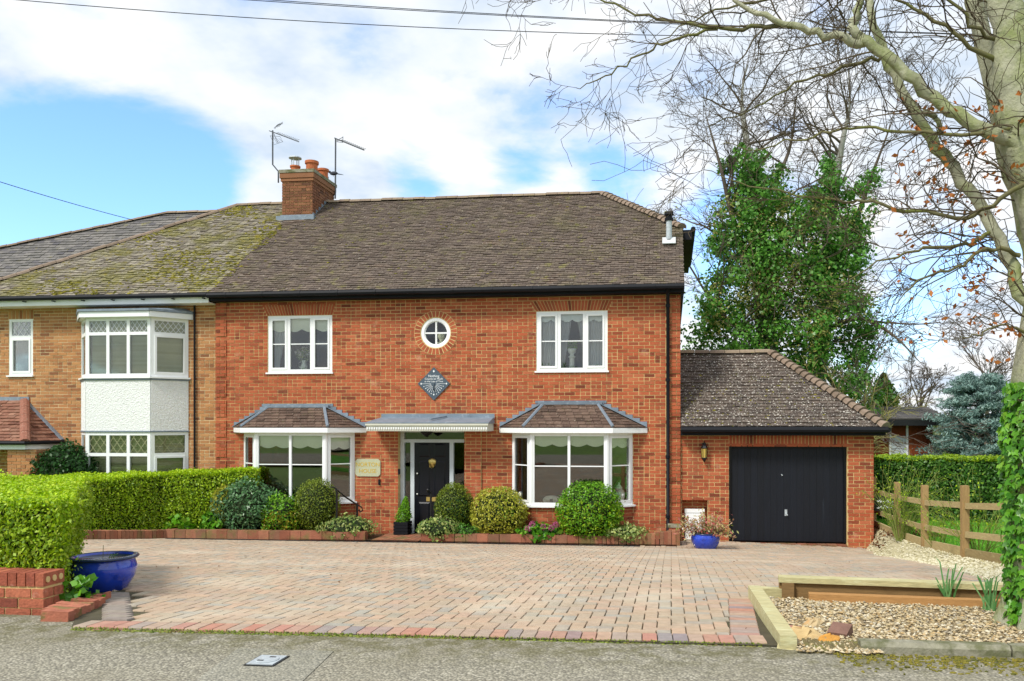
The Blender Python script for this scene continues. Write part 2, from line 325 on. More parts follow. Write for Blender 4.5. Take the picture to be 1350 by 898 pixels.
def roadmat(name='worn_tarmac', dark=0.0):
    m = bpy.data.materials.new(name); m.use_nodes = True; t = NT(m.node_tree)
    pos = t.n('ShaderNodeNewGeometry').outputs['Position']
    vo = t.n('ShaderNodeTexVoronoi', {'Vector': pos, 'Scale': 62.0, 'Randomness': 1.0})
    c = t.ramp(t.n('ShaderNodeSeparateColor', {0: vo.outputs['Color']}).outputs[0], [(0, srgb('6a665c')), (.35, srgb('918c7c')), (.7, srgb('aaa592')), (.9, srgb('c0baa6')), (1, srgb('d6d0be'))])
    n = t.n('ShaderNodeTexNoise', {'Vector': pos, 'Scale': 1.3, 'Detail': 6.0, 'Roughness': .65}).outputs[0]
    c = t.mixc(t.smooth(n, .45, .7), c, srgb('827b66'), 'MIX')
    c = t.mixc(.45, c, t.ramp(n, [(.3, srgb('8c887a')), (.7, srgb('a5a08e'))]))
    c = t.mixc(t.math('MULTIPLY', t.smooth(vo.outputs['Distance'], .32, .7), .5), c, srgb('4a4840'))
    n2 = t.n('ShaderNodeTexNoise', {'Vector': pos, 'Scale': 7.0, 'Detail': 6.0, 'Roughness': .7}).outputs[0]
    y = t.n('ShaderNodeSeparateXYZ', {0: pos}).outputs[1]
    edge = t.math('MULTIPLY', t.smooth(y, -12.75, -12.05), t.smooth(n2, .4, .62))
    c = t.mixc(t.math('MULTIPLY', edge, .7), c, srgb('58552c'))
    if dark: c = t.mixc(dark, c, srgb('8f938c'))
    b = t.n('ShaderNodeBsdfPrincipled', {'Base Color': c, 'Roughness': .9, 'Specular IOR Level': .25})
    t.t.links.new(t.n('ShaderNodeBump', {'Strength': .9, 'Distance': .008, 'Height': t.math('SUBTRACT', 1.0, vo.outputs['Distance'])}).outputs[0], b.inputs['Normal'])
    t.t.links.new(b.outputs[0], t.n('ShaderNodeOutputMaterial').inputs[0]); return m
ROAD = roadmat(); RPAT = roadmat('patched_tarmac', .2)

# ---------------------------------------------------------------- builders for masonry, roofs, windows, leaves
UNIT = {}
def unit_box(m):
    if m.name not in UNIT:
        me = MB().box(-.5, .5, -.5, .5, -.5, .5).mesh('brick'); me.materials.append(m); UNIT[m.name] = me
    return UNIT[m.name]
def place(me, name, parent, Mx, **tg):                      # a shared mesh set with a full matrix
    o = bpy.data.objects.new(name, me); C.objects.link(o); WL[o] = Vector((0, 0, 0))
    o.parent = parent; o.matrix_basis = Matrix.Translation(-WL[parent]) @ Mx
    return tag(o, **tg)
def rect(x0, x1, z0, z1): return lambda z: (x0, x1) if z0 < z < z1 else None
def trap(xa0, xa1, za, xb0, xb1, zb): return lambda z: ((xa0 + (xb0 - xa0) * (z - za) / (zb - za)), (xa1 + (xb1 - xa1) * (z - za) / (zb - za))) if za < z < zb else None
def circ(x, zc, r): return lambda z: (x - math.sqrt(r * r - (z - zc) ** 2), x + math.sqrt(r * r - (z - zc) ** 2)) if abs(z - zc) < r - .005 else None
def brick_rows(x0, x1, z0, z1, ops=(), rnd=R, course=.075, pair=.25, phase=0.0):
    out = []; row = 0; z = z0
    while z + .02 < z1:
        zt = min(z + course - .0125, z1); zm = (z + zt) / 2
        free = [(x0, x1)]
        for op in ops:
            iv = op(zm)
            if iv:
                nf = []
                for a, b in free:
                    if iv[1] <= a or iv[0] >= b: nf.append((a, b)); continue
                    if iv[0] > a: nf.append((a, iv[0] - .005))
                    if iv[1] < b: nf.append((iv[1] + .005, b))
                free = nf
        off = phase + (row % 2) * .1125
        for a, b in free:
            k = math.floor((a - off) / .225); p = off + k * .225
            while p < b:
                segs = [(p, p + .2125)]
                if rnd.random() < pair: segs = [(p, p + .100), (p + .1125, p + .2125)]
                for s0, s1 in segs:
                    q0, q1 = max(s0, a), min(s1, b)
                    if q1 - q0 > .007: out.append((q0, q1, z, zt))
                p += .225
        z += course; row += 1
    return out
def lay_bricks(parent, M, rows, m, nparts=0, rnd=R, proud=.007, back=.03, keep=lambda x, y, z: True, score=None):
    mb = MB(M); parts = []
    for r in rows:
        c = M @ Vector(((r[0] + r[1]) / 2, 0, (r[2] + r[3]) / 2)); px, py = proj(*c)
        ok = nparts and (r[1] - r[0]) > .09 and 0 < px < 1350 and 0 < py < 898 and keep(px, py, c.z)
        parts.append((-(r[1] - r[0]) / depth(c.x, c.y) if ok else 1, r))
    parts.sort(key=lambda q: q[0])
    for i, (sc, r) in enumerate(parts):
        pr = proud + rnd.uniform(-.003, .004); e = rnd.uniform(0, .003)
        if i < nparts and sc < 0:
            place(unit_box(m), 'brick', parent, M @ Matrix.Translation(((r[0] + r[1]) / 2, (back - pr) / 2, (r[2] + r[3]) / 2)) @ Matrix.Diagonal((r[1] - r[0] - e, back + pr, r[3] - r[2] - e * .5, 1)))
        else: mb.box(r[0], r[1] - e, -pr, back, r[2] + e * .3, r[3])
    if mb.v: mb.build('brick_infill', m, parent, kind='stuff')
def slab(parent, name, M, x0, x1, z0, z1, holes, th, m, y0=0.0):    # wall with rectangular holes and reveals
    xs = sorted({x0, x1, *[h[i] for h in holes for i in (0, 1)]}); zs = sorted({z0, z1, *[h[i] for h in holes for i in (2, 3)]})
    mb = MB(M)
    for a, b in zip(xs, xs[1:]):
        for c, d in zip(zs, zs[1:]):
            if b < x0 + 1e-6 or a > x1 - 1e-6: continue
            if any(h[0] - 1e-6 < (a + b) / 2 < h[1] + 1e-6 and h[2] - 1e-6 < (c + d) / 2 < h[3] + 1e-6 for h in holes): continue
            mb.poly([(a, y0, c), (b, y0, c), (b, y0, d), (a, y0, d)]); mb.poly([(a, y0 + th, c), (a, y0 + th, d), (b, y0 + th, d), (b, y0 + th, c)])
    for h in list(holes) + [(x0, x1, z0, z1)]:
        a, b, c, d = h[:4]
        for p, q in (((a, c), (b, c)), ((b, c), (b, d)), ((b, d), (a, d)), ((a, d), (a, c))):
            mb.poly([(p[0], y0, p[1]), (q[0], y0, q[1]), (q[0], y0 + th, q[1]), (p[0], y0 + th, p[1])])
    return mb.build(name, m, parent)
WEDGE = {}
def wedge(m):
    if m.name not in WEDGE:
        v = [(0, 0, 1), (1, 0, 1), (1, 1, .35), (0, 1, .35), (0, 0, 0), (1, 0, 0), (1, 1, 0), (0, 1, 0)]
        me = bpy.data.meshes.new('roof_tile'); me.from_pydata(v, [], [(0, 1, 2, 3), (4, 5, 1, 0), (5, 6, 2, 1), (7, 4, 0, 3), (6, 7, 3, 2)]); me.materials.append(m); WEDGE[m.name] = me
    return WEDGE[m.name]
def tiles(parent, poly, m, gauge=.10, wid=.165, thick=.026, nparts=0, rnd=R, n_out=None, jit=1.0):
    """tile a planar 3-D polygon whose first edge is the eave"""
    p = [Vector(q) for q in poly]; u = (p[1] - p[0]).normalized(); n = None
    for q in p[2:]:
        c = u.cross(q - p[0])
        if c.length > 1e-3: n = c.normalized(); break
    if n.z < 0: n = -n
    v = n.cross(u);
    if v.z < 0: v = -v
    O = p[0]; q2 = [((q - O).dot(u), (q - O).dot(v)) for q in p]
    vmax = max(b for a, b in q2); rows = []; k = 0; y = 0.0
    while y < vmax - .02:
        ym = min(y + gauge * .5, vmax - .001); xs = []
        for (ax, ay), (bx, by) in zip(q2, q2[1:] + q2[:1]):
            if (ay - ym) * (by - ym) < 0: xs.append(ax + (bx - ax) * (ym - ay) / (by - ay))
        if len(xs) >= 2:
            a, b = min(xs), max(xs); x = a - (wid / 2 if k % 2 else 0) - rnd.uniform(0, .01)
            while x < b:
                x0, x1 = max(x, a), min(x + wid - .007, b)
                if x1 - x0 > .02: rows.append((x0, x1, y, min(gauge * 1.12, vmax - y + .01)))
                x += wid
        y += gauge; k += 1
    M0 = Matrix(((u.x, v.x, n.x, O.x), (u.y, v.y, n.y, O.y), (u.z, v.z, n.z, O.z), (0, 0, 0, 1)))
    sc = []
    for r in rows:
        c = M0 @ Vector((r[0], r[2], 0)); px, py = proj(*c)
        sc.append((-1 / depth(c.x, c.y) if nparts and r[1] - r[0] > .1 and 0 < px < 1350 and 0 < py < 898 else 1, r))
    sc.sort(key=lambda q: q[0]); mb = MB()
    for i, (s, r) in enumerate(sc):
        tk = thick * (1 + rnd.uniform(-.25, .45) * jit); dv = rnd.uniform(-.006, .006) * jit; rt = rnd.uniform(-.012, .012) * jit
        Mx = M0 @ Matrix.Translation((r[0], r[2] + dv, .004)) @ Matrix.Rotation(rt, 4, 'Z') @ Matrix.Diagonal((r[1] - r[0], r[3], tk, 1))
        if i < nparts and s < 0: place(wedge(m), 'roof_tile', parent, Mx)
        else:
            mb.M = Mx; mb.add([(0, 0, 1), (1, 0, 1), (1, 1, .35), (0, 1, .35), (0, 0, 0), (1, 0, 0), (1, 1, 0), (0, 1, 0)], [(0, 1, 2, 3), (4, 5, 1, 0), (5, 6, 2, 1), (7, 4, 0, 3)])
    mb.M = None
    if mb.v: mb.build('tile_field', m, parent, kind='stuff')
def ridge(parent, p, q, m, r=.11, step=.3, name='ridge_tile', lift=.0, tilt=0.0):
    p, q = Vector(p), Vector(q); n = max(1, int((q - p).length / step)); d = (q - p).normalized(); x = d.cross(Vector((0, 0, 1))).normalized(); up_ = x.cross(d)
    for i in range(n):
        a = p + (q - p) * (i / n); b = p + (q - p) * ((i + .97) / n); vs = []; j = R.uniform(-.008, .012)
        for c_, rr in ((a, r * (1 + tilt)), (b, r)):
            for k in range(6):
                an = math.pi * k / 5; vs.append(c_ + x * (math.cos(an) * rr) + up_ * (math.sin(an) * rr * .75 + lift - .03 + j))
        mb = MB(); mb.add(vs, [(k, k + 1, 7 + k, 6 + k) for k in range(5)] + [tuple(reversed(range(6))), tuple(range(6, 12))])
        mb.build(name, m, parent)
def window(parent, p0, p1, z0, z1, cols=(1,), bars=(), fw=.055, mw=.05, case=(), sill=True, m=None, gm=None, transom=None, lead=False, inset=0.0, frame_d=.05, label=None, sillm=None):
    m = m or WHT; gm = gm or GLS; p0, p1 = Vector((*p0, 0)), Vector((*p1, 0)); L = (p1 - p0).length
    M = frame((p0.x, p0.y, 0), p1 - p0); mb = MB(M); y0, y1 = inset - frame_d / 2, inset + frame_d / 2
    mb.box(0, L, y0, y1, z0, z0 + fw); mb.box(0, L, y0, y1, z1 - fw, z1); mb.box(0, fw, y0, y1, z0 + fw, z1 - fw); mb.box(L - fw, L, y0, y1, z0 + fw, z1 - fw)
    tot = sum(cols); inner = L - 2 * fw - mw * (len(cols) - 1); x = fw; panes = []; leads = MB(M)
    for i, c in enumerate(cols):
        wd = inner * c / tot; a, b = x, x + wd
        if i: mb.box(a - mw, a, y0 - .002, y1, z0 + fw, z1 - fw)
        spans = [(z0 + fw, z1 - fw)]
        if transom:
            zt = z0 + (z1 - z0) * transom; mb.box(a, b, y0 - .003, y1, zt - mw / 2, zt + mw / 2); spans = [(z0 + fw, zt - mw / 2), (zt + mw / 2, z1 - fw)]
        for si, (c0, c1) in enumerate(spans):
            if i in case and si == 0:
                k = .042; e0 = y0 - .016; mb.box(a, b, e0, y0 + .01, c0, c0 + k); mb.box(a, b, e0, y0 + .01, c1 - k, c1); mb.box(a, a + k, e0, y0 + .01, c0 + k, c1 - k); mb.box(b - k, b, e0, y0 + .01, c0 + k, c1 - k)
                pa, pb, pc, pd = a + k, b - k, c0 + k, c1 - k
            else: pa, pb, pc, pd = a, b, c0, c1
            zz = [pc] + [pc + (pd - pc) * f for f in (bars if not transom else ())] + [pd]
            for j in range(len(zz) - 1):
                if j: mb.box(pa, pb, inset - .016, inset + .016, zz[j] - .011, zz[j] + .011)
                panes.append((pa, pb, zz[j], zz[j + 1]))
            if lead and si == 1:
                h = pd - pc; wd_ = pb - pa; st = h / 1.7; 
                for dirn in (1, -1):
                    for q in range(-3, 9):
                        xa = pa + q * st * .75; xb = xa + dirn * h * .75; za, zb = pc, pd
                        pts = []
                        for tt in np.linspace(0, 1, 21):
                            xx = xa + (xb - xa) * tt
                            if pa <= xx <= pb: pts.append((xx, za + (zb - za) * tt))
                        if len(pts) > 1:
                            (xa2, za2), (xb2, zb2) = pts[0], pts[-1]
                            leads.poly([(xa2 - .005, inset - .008, za2), (xa2 + .005, inset - .008, za2), (xb2 + .005, inset - .008, zb2), (xb2 - .005, inset - .008, zb2)])
        x = b + mw
    wo = mb.build('window', m, parent, label=label)
    for a, b, c, d in panes: MB(M).box(a - .004, b + .004, inset - .003, inset + .003, c - .004, d + .004).build('pane', gm, wo)
    if leads.v: leads.build('leading', WHT if lead is True else lead, wo)
    if sill: MB(M).box(-.03, L + .03, y0 - .06, y1, z0 - .035, z0 - .001).build('sill', sillm or m, wo)
    return wo
def leaves(name, pts, nrm, size, m, parent=None, rnd=NR, jit=.8, asp=.55, fold=.25, loc=None, **tg):
    n = len(pts); pts = np.asarray(pts, float); nrm = np.asarray(nrm, float) + rnd.normal(0, jit, (n, 3)); nrm /= np.linalg.norm(nrm, axis=1)[:, None] + 1e-9
    a = rnd.normal(0, 1, (n, 3)); a -= nrm * (a * nrm).sum(1)[:, None]; a /= np.linalg.norm(a, axis=1)[:, None] + 1e-9; b = np.cross(nrm, a)
    s = (np.asarray(size) * rnd.uniform(.65, 1.3, n))[:, None]
    V = np.stack([pts - a * s * .5, pts + b * s * asp * .5 + nrm * s * fold * .3, pts + a * s * .5, pts - b * s * asp * .5 + nrm * s * fold * .3], 1).reshape(-1, 3)
    loc = loc if loc is not None else ((0, 0, 0) if parent is None else tuple(WL[parent]))
    V = V - np.asarray(loc); me = bpy.data.meshes.new(name); me.vertices.add(4 * n); me.vertices.foreach_set('co', V.ravel())
    me.loops.add(4 * n); me.loops.foreach_set('vertex_index', np.arange(4 * n, dtype=np.int32)); me.polygons.add(n); me.polygons.foreach_set('loop_start', np.arange(0, 4 * n, 4, dtype=np.int32))
    me.update(calc_edges=True); me.validate()
    return add_mesh(name, me, m, parent, loc, **tg)
def ball_pts(c, r, n, rnd=NR, lo=.86, hi=1.04, bump=.06, cut=None):
    d = rnd.normal(0, 1, (n, 3)); d /= np.linalg.norm(d, axis=1)[:, None]
    q = 1 + bump * (np.sin(d[:, 0] * 5 + c[0] * 3) * np.cos(d[:, 2] * 4 + c[1]) + .5 * np.sin(d[:, 1] * 9 + 1))
    q = q + (rnd.uniform(0, 1, n) < .035) * rnd.uniform(.02, .12, n)
    p = np.asarray(c) + d * np.asarray(r) * (rnd.uniform(lo, hi, n) * q)[:, None]
    k = np.ones(n, bool) if cut is None else p[:, 2] > cut
    return p[k], d[k]
def grow(p, d, L, r, lev, rnd, out, spread=.6, grav=.0, nseg=5, kids=(3, 5), ratio=.62, wob=.22, rr=.58):
    p = Vector(p); d = Vector(d).normalized(); pts = [p.copy()]; rs = [r]
    for i in range(nseg):
        d = (d + Vector((rnd.gauss(0, wob), rnd.gauss(0, wob), rnd.gauss(0, wob) + grav))).normalized(); p = p + d * (L / nseg); pts.append(p.copy()); rs.append(r * (1 - (i + 1) / nseg * .6))
    out.append((pts, rs, lev))
    if lev > 0:
        for k in range(rnd.randint(*kids)):
            i = rnd.randint(1, nseg); ax = Vector((rnd.gauss(0, 1), rnd.gauss(0, 1), rnd.gauss(0, 1))).normalized(); base = (pts[i] - pts[i - 1]).normalized()
            dd = (base + ax * spread).normalized()
            grow(pts[i], dd, L * ratio * rnd.uniform(.7, 1.15), rs[i] * rr, lev - 1, rnd, out, spread, grav, max(3, nseg - 1), kids, ratio, wob, rr)
def sticks(lst, name, m, parent, minr=.003, **tg):
    mb = MB()
    for pts, rs, lev in lst: mb.tube(pts, [max(minr, x) for x in rs], 5 if rs[0] > .03 else 3, cap=False)
    return mb.build(name, m, parent, smooth=True, **tg)
def text(s, size, M, m, parent, name='lettering', ext=.002, align='CENTER', space=1.0):
    cu = bpy.data.curves.new(name, 'FONT'); cu.body = s; cu.size = size; cu.align_x = align; cu.align_y = 'CENTER'; cu.extrude = ext; cu.space_character = space
    o0 = bpy.data.objects.new(name, cu); C.objects.link(o0); bpy.context.view_layer.update()
    me = bpy.data.meshes.new_from_object(o0.evaluated_get(bpy.context.evaluated_depsgraph_get())); bpy.data.objects.remove(o0); me.materials.clear(); me.materials.append(m)
    o = bpy.data.objects.new(name, me); C.objects.link(o); WL[o] = Vector((0, 0, 0)); o.parent = parent
    o.matrix_basis = Matrix.Translation(-WL[parent]) @ M @ Matrix.Rotation(math.pi / 2, 4, 'X'); return o

# ================================================================ SETTING
def sheet(name, quad, off, m, nu=40, nv=40, kind='structure', parent=None, skirt=0.0):
    a, b, c, d = [np.array(q, float) for q in quad]; mb = MB()
    for j in range(nv + 1):
        for i in range(nu + 1):
            s, t_ = i / nu, j / nv; p = (a * (1 - s) + b * s) * (1 - t_) + (d * (1 - s) + c * s) * t_
            mb.v.append((p[0], p[1], float(T(p[0], p[1])) + off))
    for j in range(nv):
        for i in range(nu): k = j * (nu + 1) + i; mb.f.append((k, k + 1, k + nu + 2, k + nu + 1))
    return mb.build(name, m, parent, kind=kind, smooth=True)
gx = np.concatenate([[-1800, -700, -300, -120, -60, -35], np.arange(-22, 3, .5), np.arange(3, 5, .1), np.arange(5, 16.1, .5), [22, 35, 60, 120, 300, 700, 1800]])
gy = np.concatenate([[-1800, -700, -250, -100, -60, -50, -42, -34, -30, -26], np.arange(-24, 4.1, .35), [7, 10, 15, 25, 45, 90, 200, 500, 1800]])
mb = MB(); XX, YY = np.meshgrid(gx, gy); ZZ = T(XX, YY) - .12
mb.v = [(float(x), float(y), float(z)) for x, y, z in zip(XX.ravel(), YY.ravel(), ZZ.ravel())]; nxg = len(gx)
mb.f = [(j * nxg + i, j * nxg + i + 1, (j + 1) * nxg + i + 1, (j + 1) * nxg + i) for j in range(len(gy) - 1) for i in range(nxg - 1)]
mb.build('ground', GROUND, kind='structure', smooth=True)
sheet('road', [(-60, -20.2), (60, -20.2), (60, -11.6), (-60, -11.6)], .004, ROAD, 120, 30)
sheet('road_patch', [tuple(G(*q)[:2]) for q in ((255, 902), (398, 902), (440, 861), (314, 857))], .008, RPAT, 24, 12)
DRV = [(-4.14, -12.03), (.62, -11.86), (.74, -9.98), (3.25, -9.98), (3.28, -8.8), (3.76, -1.5), (3.95, -.06), (.2, -.04), (.16, -1.2), (-6.2, -1.22), (-10.45, -1.42), (-11.2, -2.85)]
drive = sheet('driveway', [(-11.6, -1.0), (-4.17, -12.0), (.8, -11.9), (3.95, -.02)], .012, JNT, 60, 60)
def inside(x, y, poly):
    c = False
    for (x1, y1), (x2, y2) in zip(poly, poly[1:] + poly[:1]):
        if (y1 > y) != (y2 > y) and x < (x2 - x1) * (y - y1) / (y2 - y1) + x1: c = not c
    return c
def lerp2(a, b, t_): return (a[0] + (b[0] - a[0]) * t_, a[1] + (b[1] - a[1]) * t_)
# block pavers: border soldiers along the road, a ladder of blocks on the right edge, herringbone inside
pav = []                                                    # (centre x, y, sx, sy, angle, border?)
fa, fb = (-4.14, -12.03), (.62, -11.86); fl = math.hypot(fb[0] - fa[0], fb[1] - fa[1]); fang = math.atan2(fb[1] - fa[1], fb[0] - fa[0])
n_ = round(fl / .1015)
for i in range(n_):
    x, y = lerp2(fa, fb, (i + .5) / n_); pav.append((x - math.sin(fang) * .1, y + math.cos(fang) * .1, .0965, .196, fang, 1))
for i in range(16):                                         # ladder beside the sleeper
    pav.append((.50 + i * .006, -11.62 + i * .1015, .196, .0965, .02, 1))
ray_l = math.atan2(-2.85 + 12.03, -11.2 + 4.14)
for i in range(14):                                         # ladder below the blue pot
    x, y = -4.02 - i * .065, -11.72 + i * .0875; pav.append((x, y, .20, .085, 0, 2))
w_ = .1015
for ix in range(-120, 50):
    for iy in range(-122, 2):
        k = (ix - iy) % 4
        if k == 0: cx, cy, sx, sy = ix + 1, iy + .5, 1.94, .94
        elif k == 3: cx, cy, sx, sy = ix + .5, iy + 1, .94, 1.94
        else: continue
        x, y = cx * w_, cy * w_
        if not inside(x, y, DRV): continue
        fy = fa[1] + (x - fa[0]) * math.tan(fang) + .205
        y0, y1 = y - sy * w_ / 2, y + sy * w_ / 2; x0, x1 = x - sx * w_ / 2, x + sx * w_ / 2
        if y1 < fy + .02: continue
        if y0 < fy: y0 = fy
        if y < -10.0 and x1 > .395 + (y + 11.62) * .06:
            x1 = .395 + (y + 11.62) * .06
            if x1 - x0 < .03: continue
        if y < -10.45 and x0 < -3.9 - (y + 11.72) * .743:
            continue
        pav.append(((x0 + x1) / 2, (y0 + y1) / 2, x1 - x0, y1 - y0, 0, 0))
def score(p):
    px, py = proj(p[0], p[1], float(T(p[0], p[1]))); d = depth(p[0], p[1])
    return -p[2] * p[3] / d ** 3 if 0 < px < 1350 and py < 898 else 1
pav.sort(key=score)
pvm = MB(); 
for sfx, m_ in (('paver', PAV), ('border_paver', PVB), ('grey_paver', PVG)):     # one shared block per colour
    b = MB(); b.add([(-.5, -.5, -.5), (.5, -.5, -.5), (.5, .5, -.5), (-.5, .5, -.5), (-.5, -.5, .2), (.5, -.5, .2), (.5, .5, .2), (-.5, .5, .2), (-.475, -.475, .5), (.475, -.475, .5), (.475, .475, .5), (-.475, .475, .5)],
                 [(8, 9, 10, 11), (4, 5, 9, 8), (5, 6, 10, 9), (6, 7, 11, 10), (7, 4, 8, 11), (0, 1, 5, 4), (1, 2, 6, 5), (2, 3, 7, 6), (3, 0, 4, 7)])
    UNIT[sfx] = b.mesh('paver'); UNIT[sfx].materials.append(m_)
rest = {0: MB(), 1: MB(), 2: MB()}; pmesh = [(v.co.x, v.co.y, v.co.z) for v in UNIT['paver'].vertices]; pface = [tuple(p.vertices) for p in UNIT['paver'].polygons]
for i, (x, y, sx, sy, an, bd) in enumerate(pav):
    e = .05; gx_ = (float(T(x + e, y)) - float(T(x - e, y))) / (2 * e); gy_ = (float(T(x, y + e)) - float(T(x, y - e))) / (2 * e)
    nz = Vector((-gx_ + R.uniform(-.012, .012), -gy_ + R.uniform(-.012, .012), 1)).normalized(); xx = Vector((math.cos(an), math.sin(an), 0)); yy = nz.cross(xx).normalized(); xx = yy.cross(nz)
    M = Matrix(((xx.x, yy.x, nz.x, x), (xx.y, yy.y, nz.y, y), (xx.z, yy.z, nz.z, float(T(x, y)) + .012 + R.uniform(-.0015, .0015)), (0, 0, 0, 1))) @ Matrix.Diagonal((sx, sy, .03, 1))
    if i < 300: place(UNIT[('paver', 'border_paver', 'grey_paver')[bd]], 'paver', drive, M)
    else: q = rest[bd]; q.M = M; q.add(pmesh, pface)
for k, m_ in ((0, PAV), (1, PVB), (2, PVG)):
    rest[k].M = None
    if rest[k].v: rest[k].build('paver_field', m_, drive, kind='stuff')
# linear drain in front of the planters
dr = MB()
for i in range(24):
    a = lerp2((-10.3, -1.56), (-.6, -1.36), i / 24); b = lerp2((-10.3, -1.56), (-.6, -1.36), (i + .985) / 24)
    dr.beam((a[0], a[1], float(T(*a)) + .022), (b[0], b[1], float(T(*b)) + .022), .11, .03)
tag(dr.build('drain_channel', BLK, loc=(-5.4, -1.4, 0)), 'narrow black drain channel along the foot of the planter walls', 'drain')
# chippings strip, lawn, soil beds, gravel bed
sheet('chippings_path', [(3.15, -9.9), (4.32, -9.9), (4.34, .6), (3.6, .6)], .002, CHP, 12, 60)
sheet('lawn', [(4.3, -10.5), (16, -10.5), (16, 4), (4.3, 4)], .0, LAW, 30, 40)
sheet('planting_bed', [(-10.4, -1.36), (.1, -1.12), (.1, .0), (-10.4, .0)], .05, SOI, 60, 8)
sheet('gravel_bed', [(.72, -11.86), (5.0, -11.75), (5.0, -9.9), (.74, -9.9)], .03, GRV, 30, 16)

mb = MB(); nx_ = 60
for j, (yy, off) in enumerate(((-12.05, -.004), (-12.01, .012), (-11.95, .03), (-11.8, .04))):
    for i in range(nx_ + 1): x = .84 + (1.3 - .84) * i / nx_; mb.v.append((x, yy + R.uniform(-.02, .02), float(T(x, yy)) + off + R.uniform(-.004, .008)))
mb.f = [(j * (nx_ + 1) + i, j * (nx_ + 1) + i + 1, (j + 1) * (nx_ + 1) + i + 1, (j + 1) * (nx_ + 1) + i) for j in range(3) for i in range(nx_)]
mb.build('verge', mat('rubble_soil', ['6a6040'], ns=30, nam=.6, bump=1, bs=40, over=[('7a7a3a', 12, .5, .65, .7)]), kind='structure', smooth=True)
def pebbles(name, pts, sz, m, label=None, parent=None):
    mb = MB()
    for (x, y, z) in pts:
        s = sz * R.uniform(.5, 1.35); a = R.uniform(0, 6.28); r3 = (s * R.uniform(.7, 1.2), s * R.uniform(.55, .9), s * R.uniform(.4, .65)); ca, sa = math.cos(a), math.sin(a)
        v = [(0, 0, -1), (1, 0, -.1), (.3, .9, .15), (-.8, .6, -.1), (-.8, -.6, .1), (.35, -.95, -.1), (.1, .05, 1)]
        vs = []
        for p in v:
            q = [p[i] * r3[i] * R.uniform(.85, 1.15) for i in range(3)]; vs.append((x + q[0] * ca - q[1] * sa, y + q[0] * sa + q[1] * ca, z + q[2] + r3[2] * .5))
        mb.add(vs, [(0, 2, 1), (0, 3, 2), (0, 4, 3), (0, 5, 4), (0, 1, 5), (6, 1, 2), (6, 2, 3), (6, 3, 4), (6, 4, 5), (6, 5, 1)])
    return tag(mb.build(name, m, parent), label, None, 'stuff')
pts = []
while len(pts) < 10500:
    x, y = R.uniform(.78, 4.2), R.uniform(-11.82, -10.06)
    if x < .78 + (-9.9 - y) * -.03: continue
    pts.append((x, y, float(T(x, y)) + .03 + R.uniform(0, .015)))
for _ in range(420): x, y = R.uniform(.78, 1.3), R.uniform(-12.06, -11.78); pts.append((x, y, float(T(x, y)) + .015 + (y + 12.06) * .06))
pebbles('gravel', pts, .0145, GRV, 'golden gravel covering the bed below the timber edging')
pts = []
while len(pts) < 6500:
    x, y = R.uniform(3.0, 4.36), R.uniform(-9.7, .2)
    if x < 3.2 + (y + 8.8) * .075 + R.gauss(0, .03) or x > 4.34: continue
    if R.random() > .35 + .65 * min(1, (-y + 1) / 7): continue
    pts.append((x, y, float(T(x, y)) + .004))
pebbles('limestone_chippings', pts, .024, CHP, 'pale limestone chippings between the block paving and the fence')
# moss and weeds along the edge of the road, loose grit
pts = []
for i in range(900):
    t_ = R.random(); x, y = lerp2(fa, fb, t_); pts.append((x, y - abs(R.gauss(0, .018)) - .004, float(T(x, y)) + .004))
mb = MB()
for (x, y, z) in pts: mb.blob((x, y, z), (R.uniform(.008, .022), R.uniform(.005, .012), R.uniform(.004, .011)), 5, 3, .3)
tag(mb.build('moss', MOSG, smooth=True), 'green moss growing along the road edge of the block paving', None, 'stuff')
px_ = np.array([lerp2(fa, fb, t_) for t_ in NR.uniform(0, 1, 700)]); pz_ = np.array([float(T(a, b)) for a, b in px_])
gp = np.column_stack([px_[:, 0], px_[:, 1] - np.abs(NR.normal(0, .015, 700)), pz_ + .018])
leaves('road_edge_weeds', gp, np.tile((0, -.6, .6), (700, 1)), .016, LBX, jit=.8, kind='stuff', label='tiny grass weeds in the joint between paving and road')
mb = MB()
for i in range(1500):
    x, y = R.uniform(1.0, 4.5), -12.02 - abs(R.gauss(0, .16)); mb.blob((x, y, float(T(x, y)) + .006), (R.uniform(.004, .02), R.uniform(.004, .014), R.uniform(.003, .01)), 5, 3, .3)
tag(mb.build('kerb_moss', MOSS), 'brown moss and leaf litter below the concrete kerb', None, 'stuff')

# ================================================================ MAIN HOUSE
XL, XR = PX(285), PX(897); ZW, ZE = 5.24, 5.34; YE, YR, ZR = -.3, 4.3, 8.53; SL = (ZR - ZE) / (YR - YE)
def zr(Y): return ZE + (Y - YE) * SL
house = thing('brick_house', 'large red brick detached house with black front door and two bay windows', 'house', ((XL + XR) / 2, 0, 0))
MF = frame((0, 0, 0), (1, 0))
wUL = (PX(353), PX(438), PZ(395, 491), PZ(395, 416)); wUR = (PX(707), PX(801), PZ(754, 489), PZ(754, 410))
rcx, rcz = P(574.5, 439); rfr, rrg = .335, .47
BL = dict(A=PX(323), D=PX(467), B=PX(338, -.45), C=PX(429, -.45)); BRr = dict(A=PX(676.5), D=PX(833), B=PX(701, -.45), C=PX(800, -.45))
dX0, dX1, dZ = PX(526), PX(613), 2.33; BS, BH = .77, 2.27
holes = [wUL, wUR, (rcx - .34, rcx + .34, rcz - .34, rcz + .34), (BL['A'], BL['D'], BS, 2.45), (BRr['A'], BRr['D'], BS, 2.45), (dX0, dX1, -.1, dZ)]
slab(house, 'wall', MF, XL, XR, -.1, ZW + .08, holes, .28, MOR)
mb = MB()                                                   # mortar web round the bull's-eye
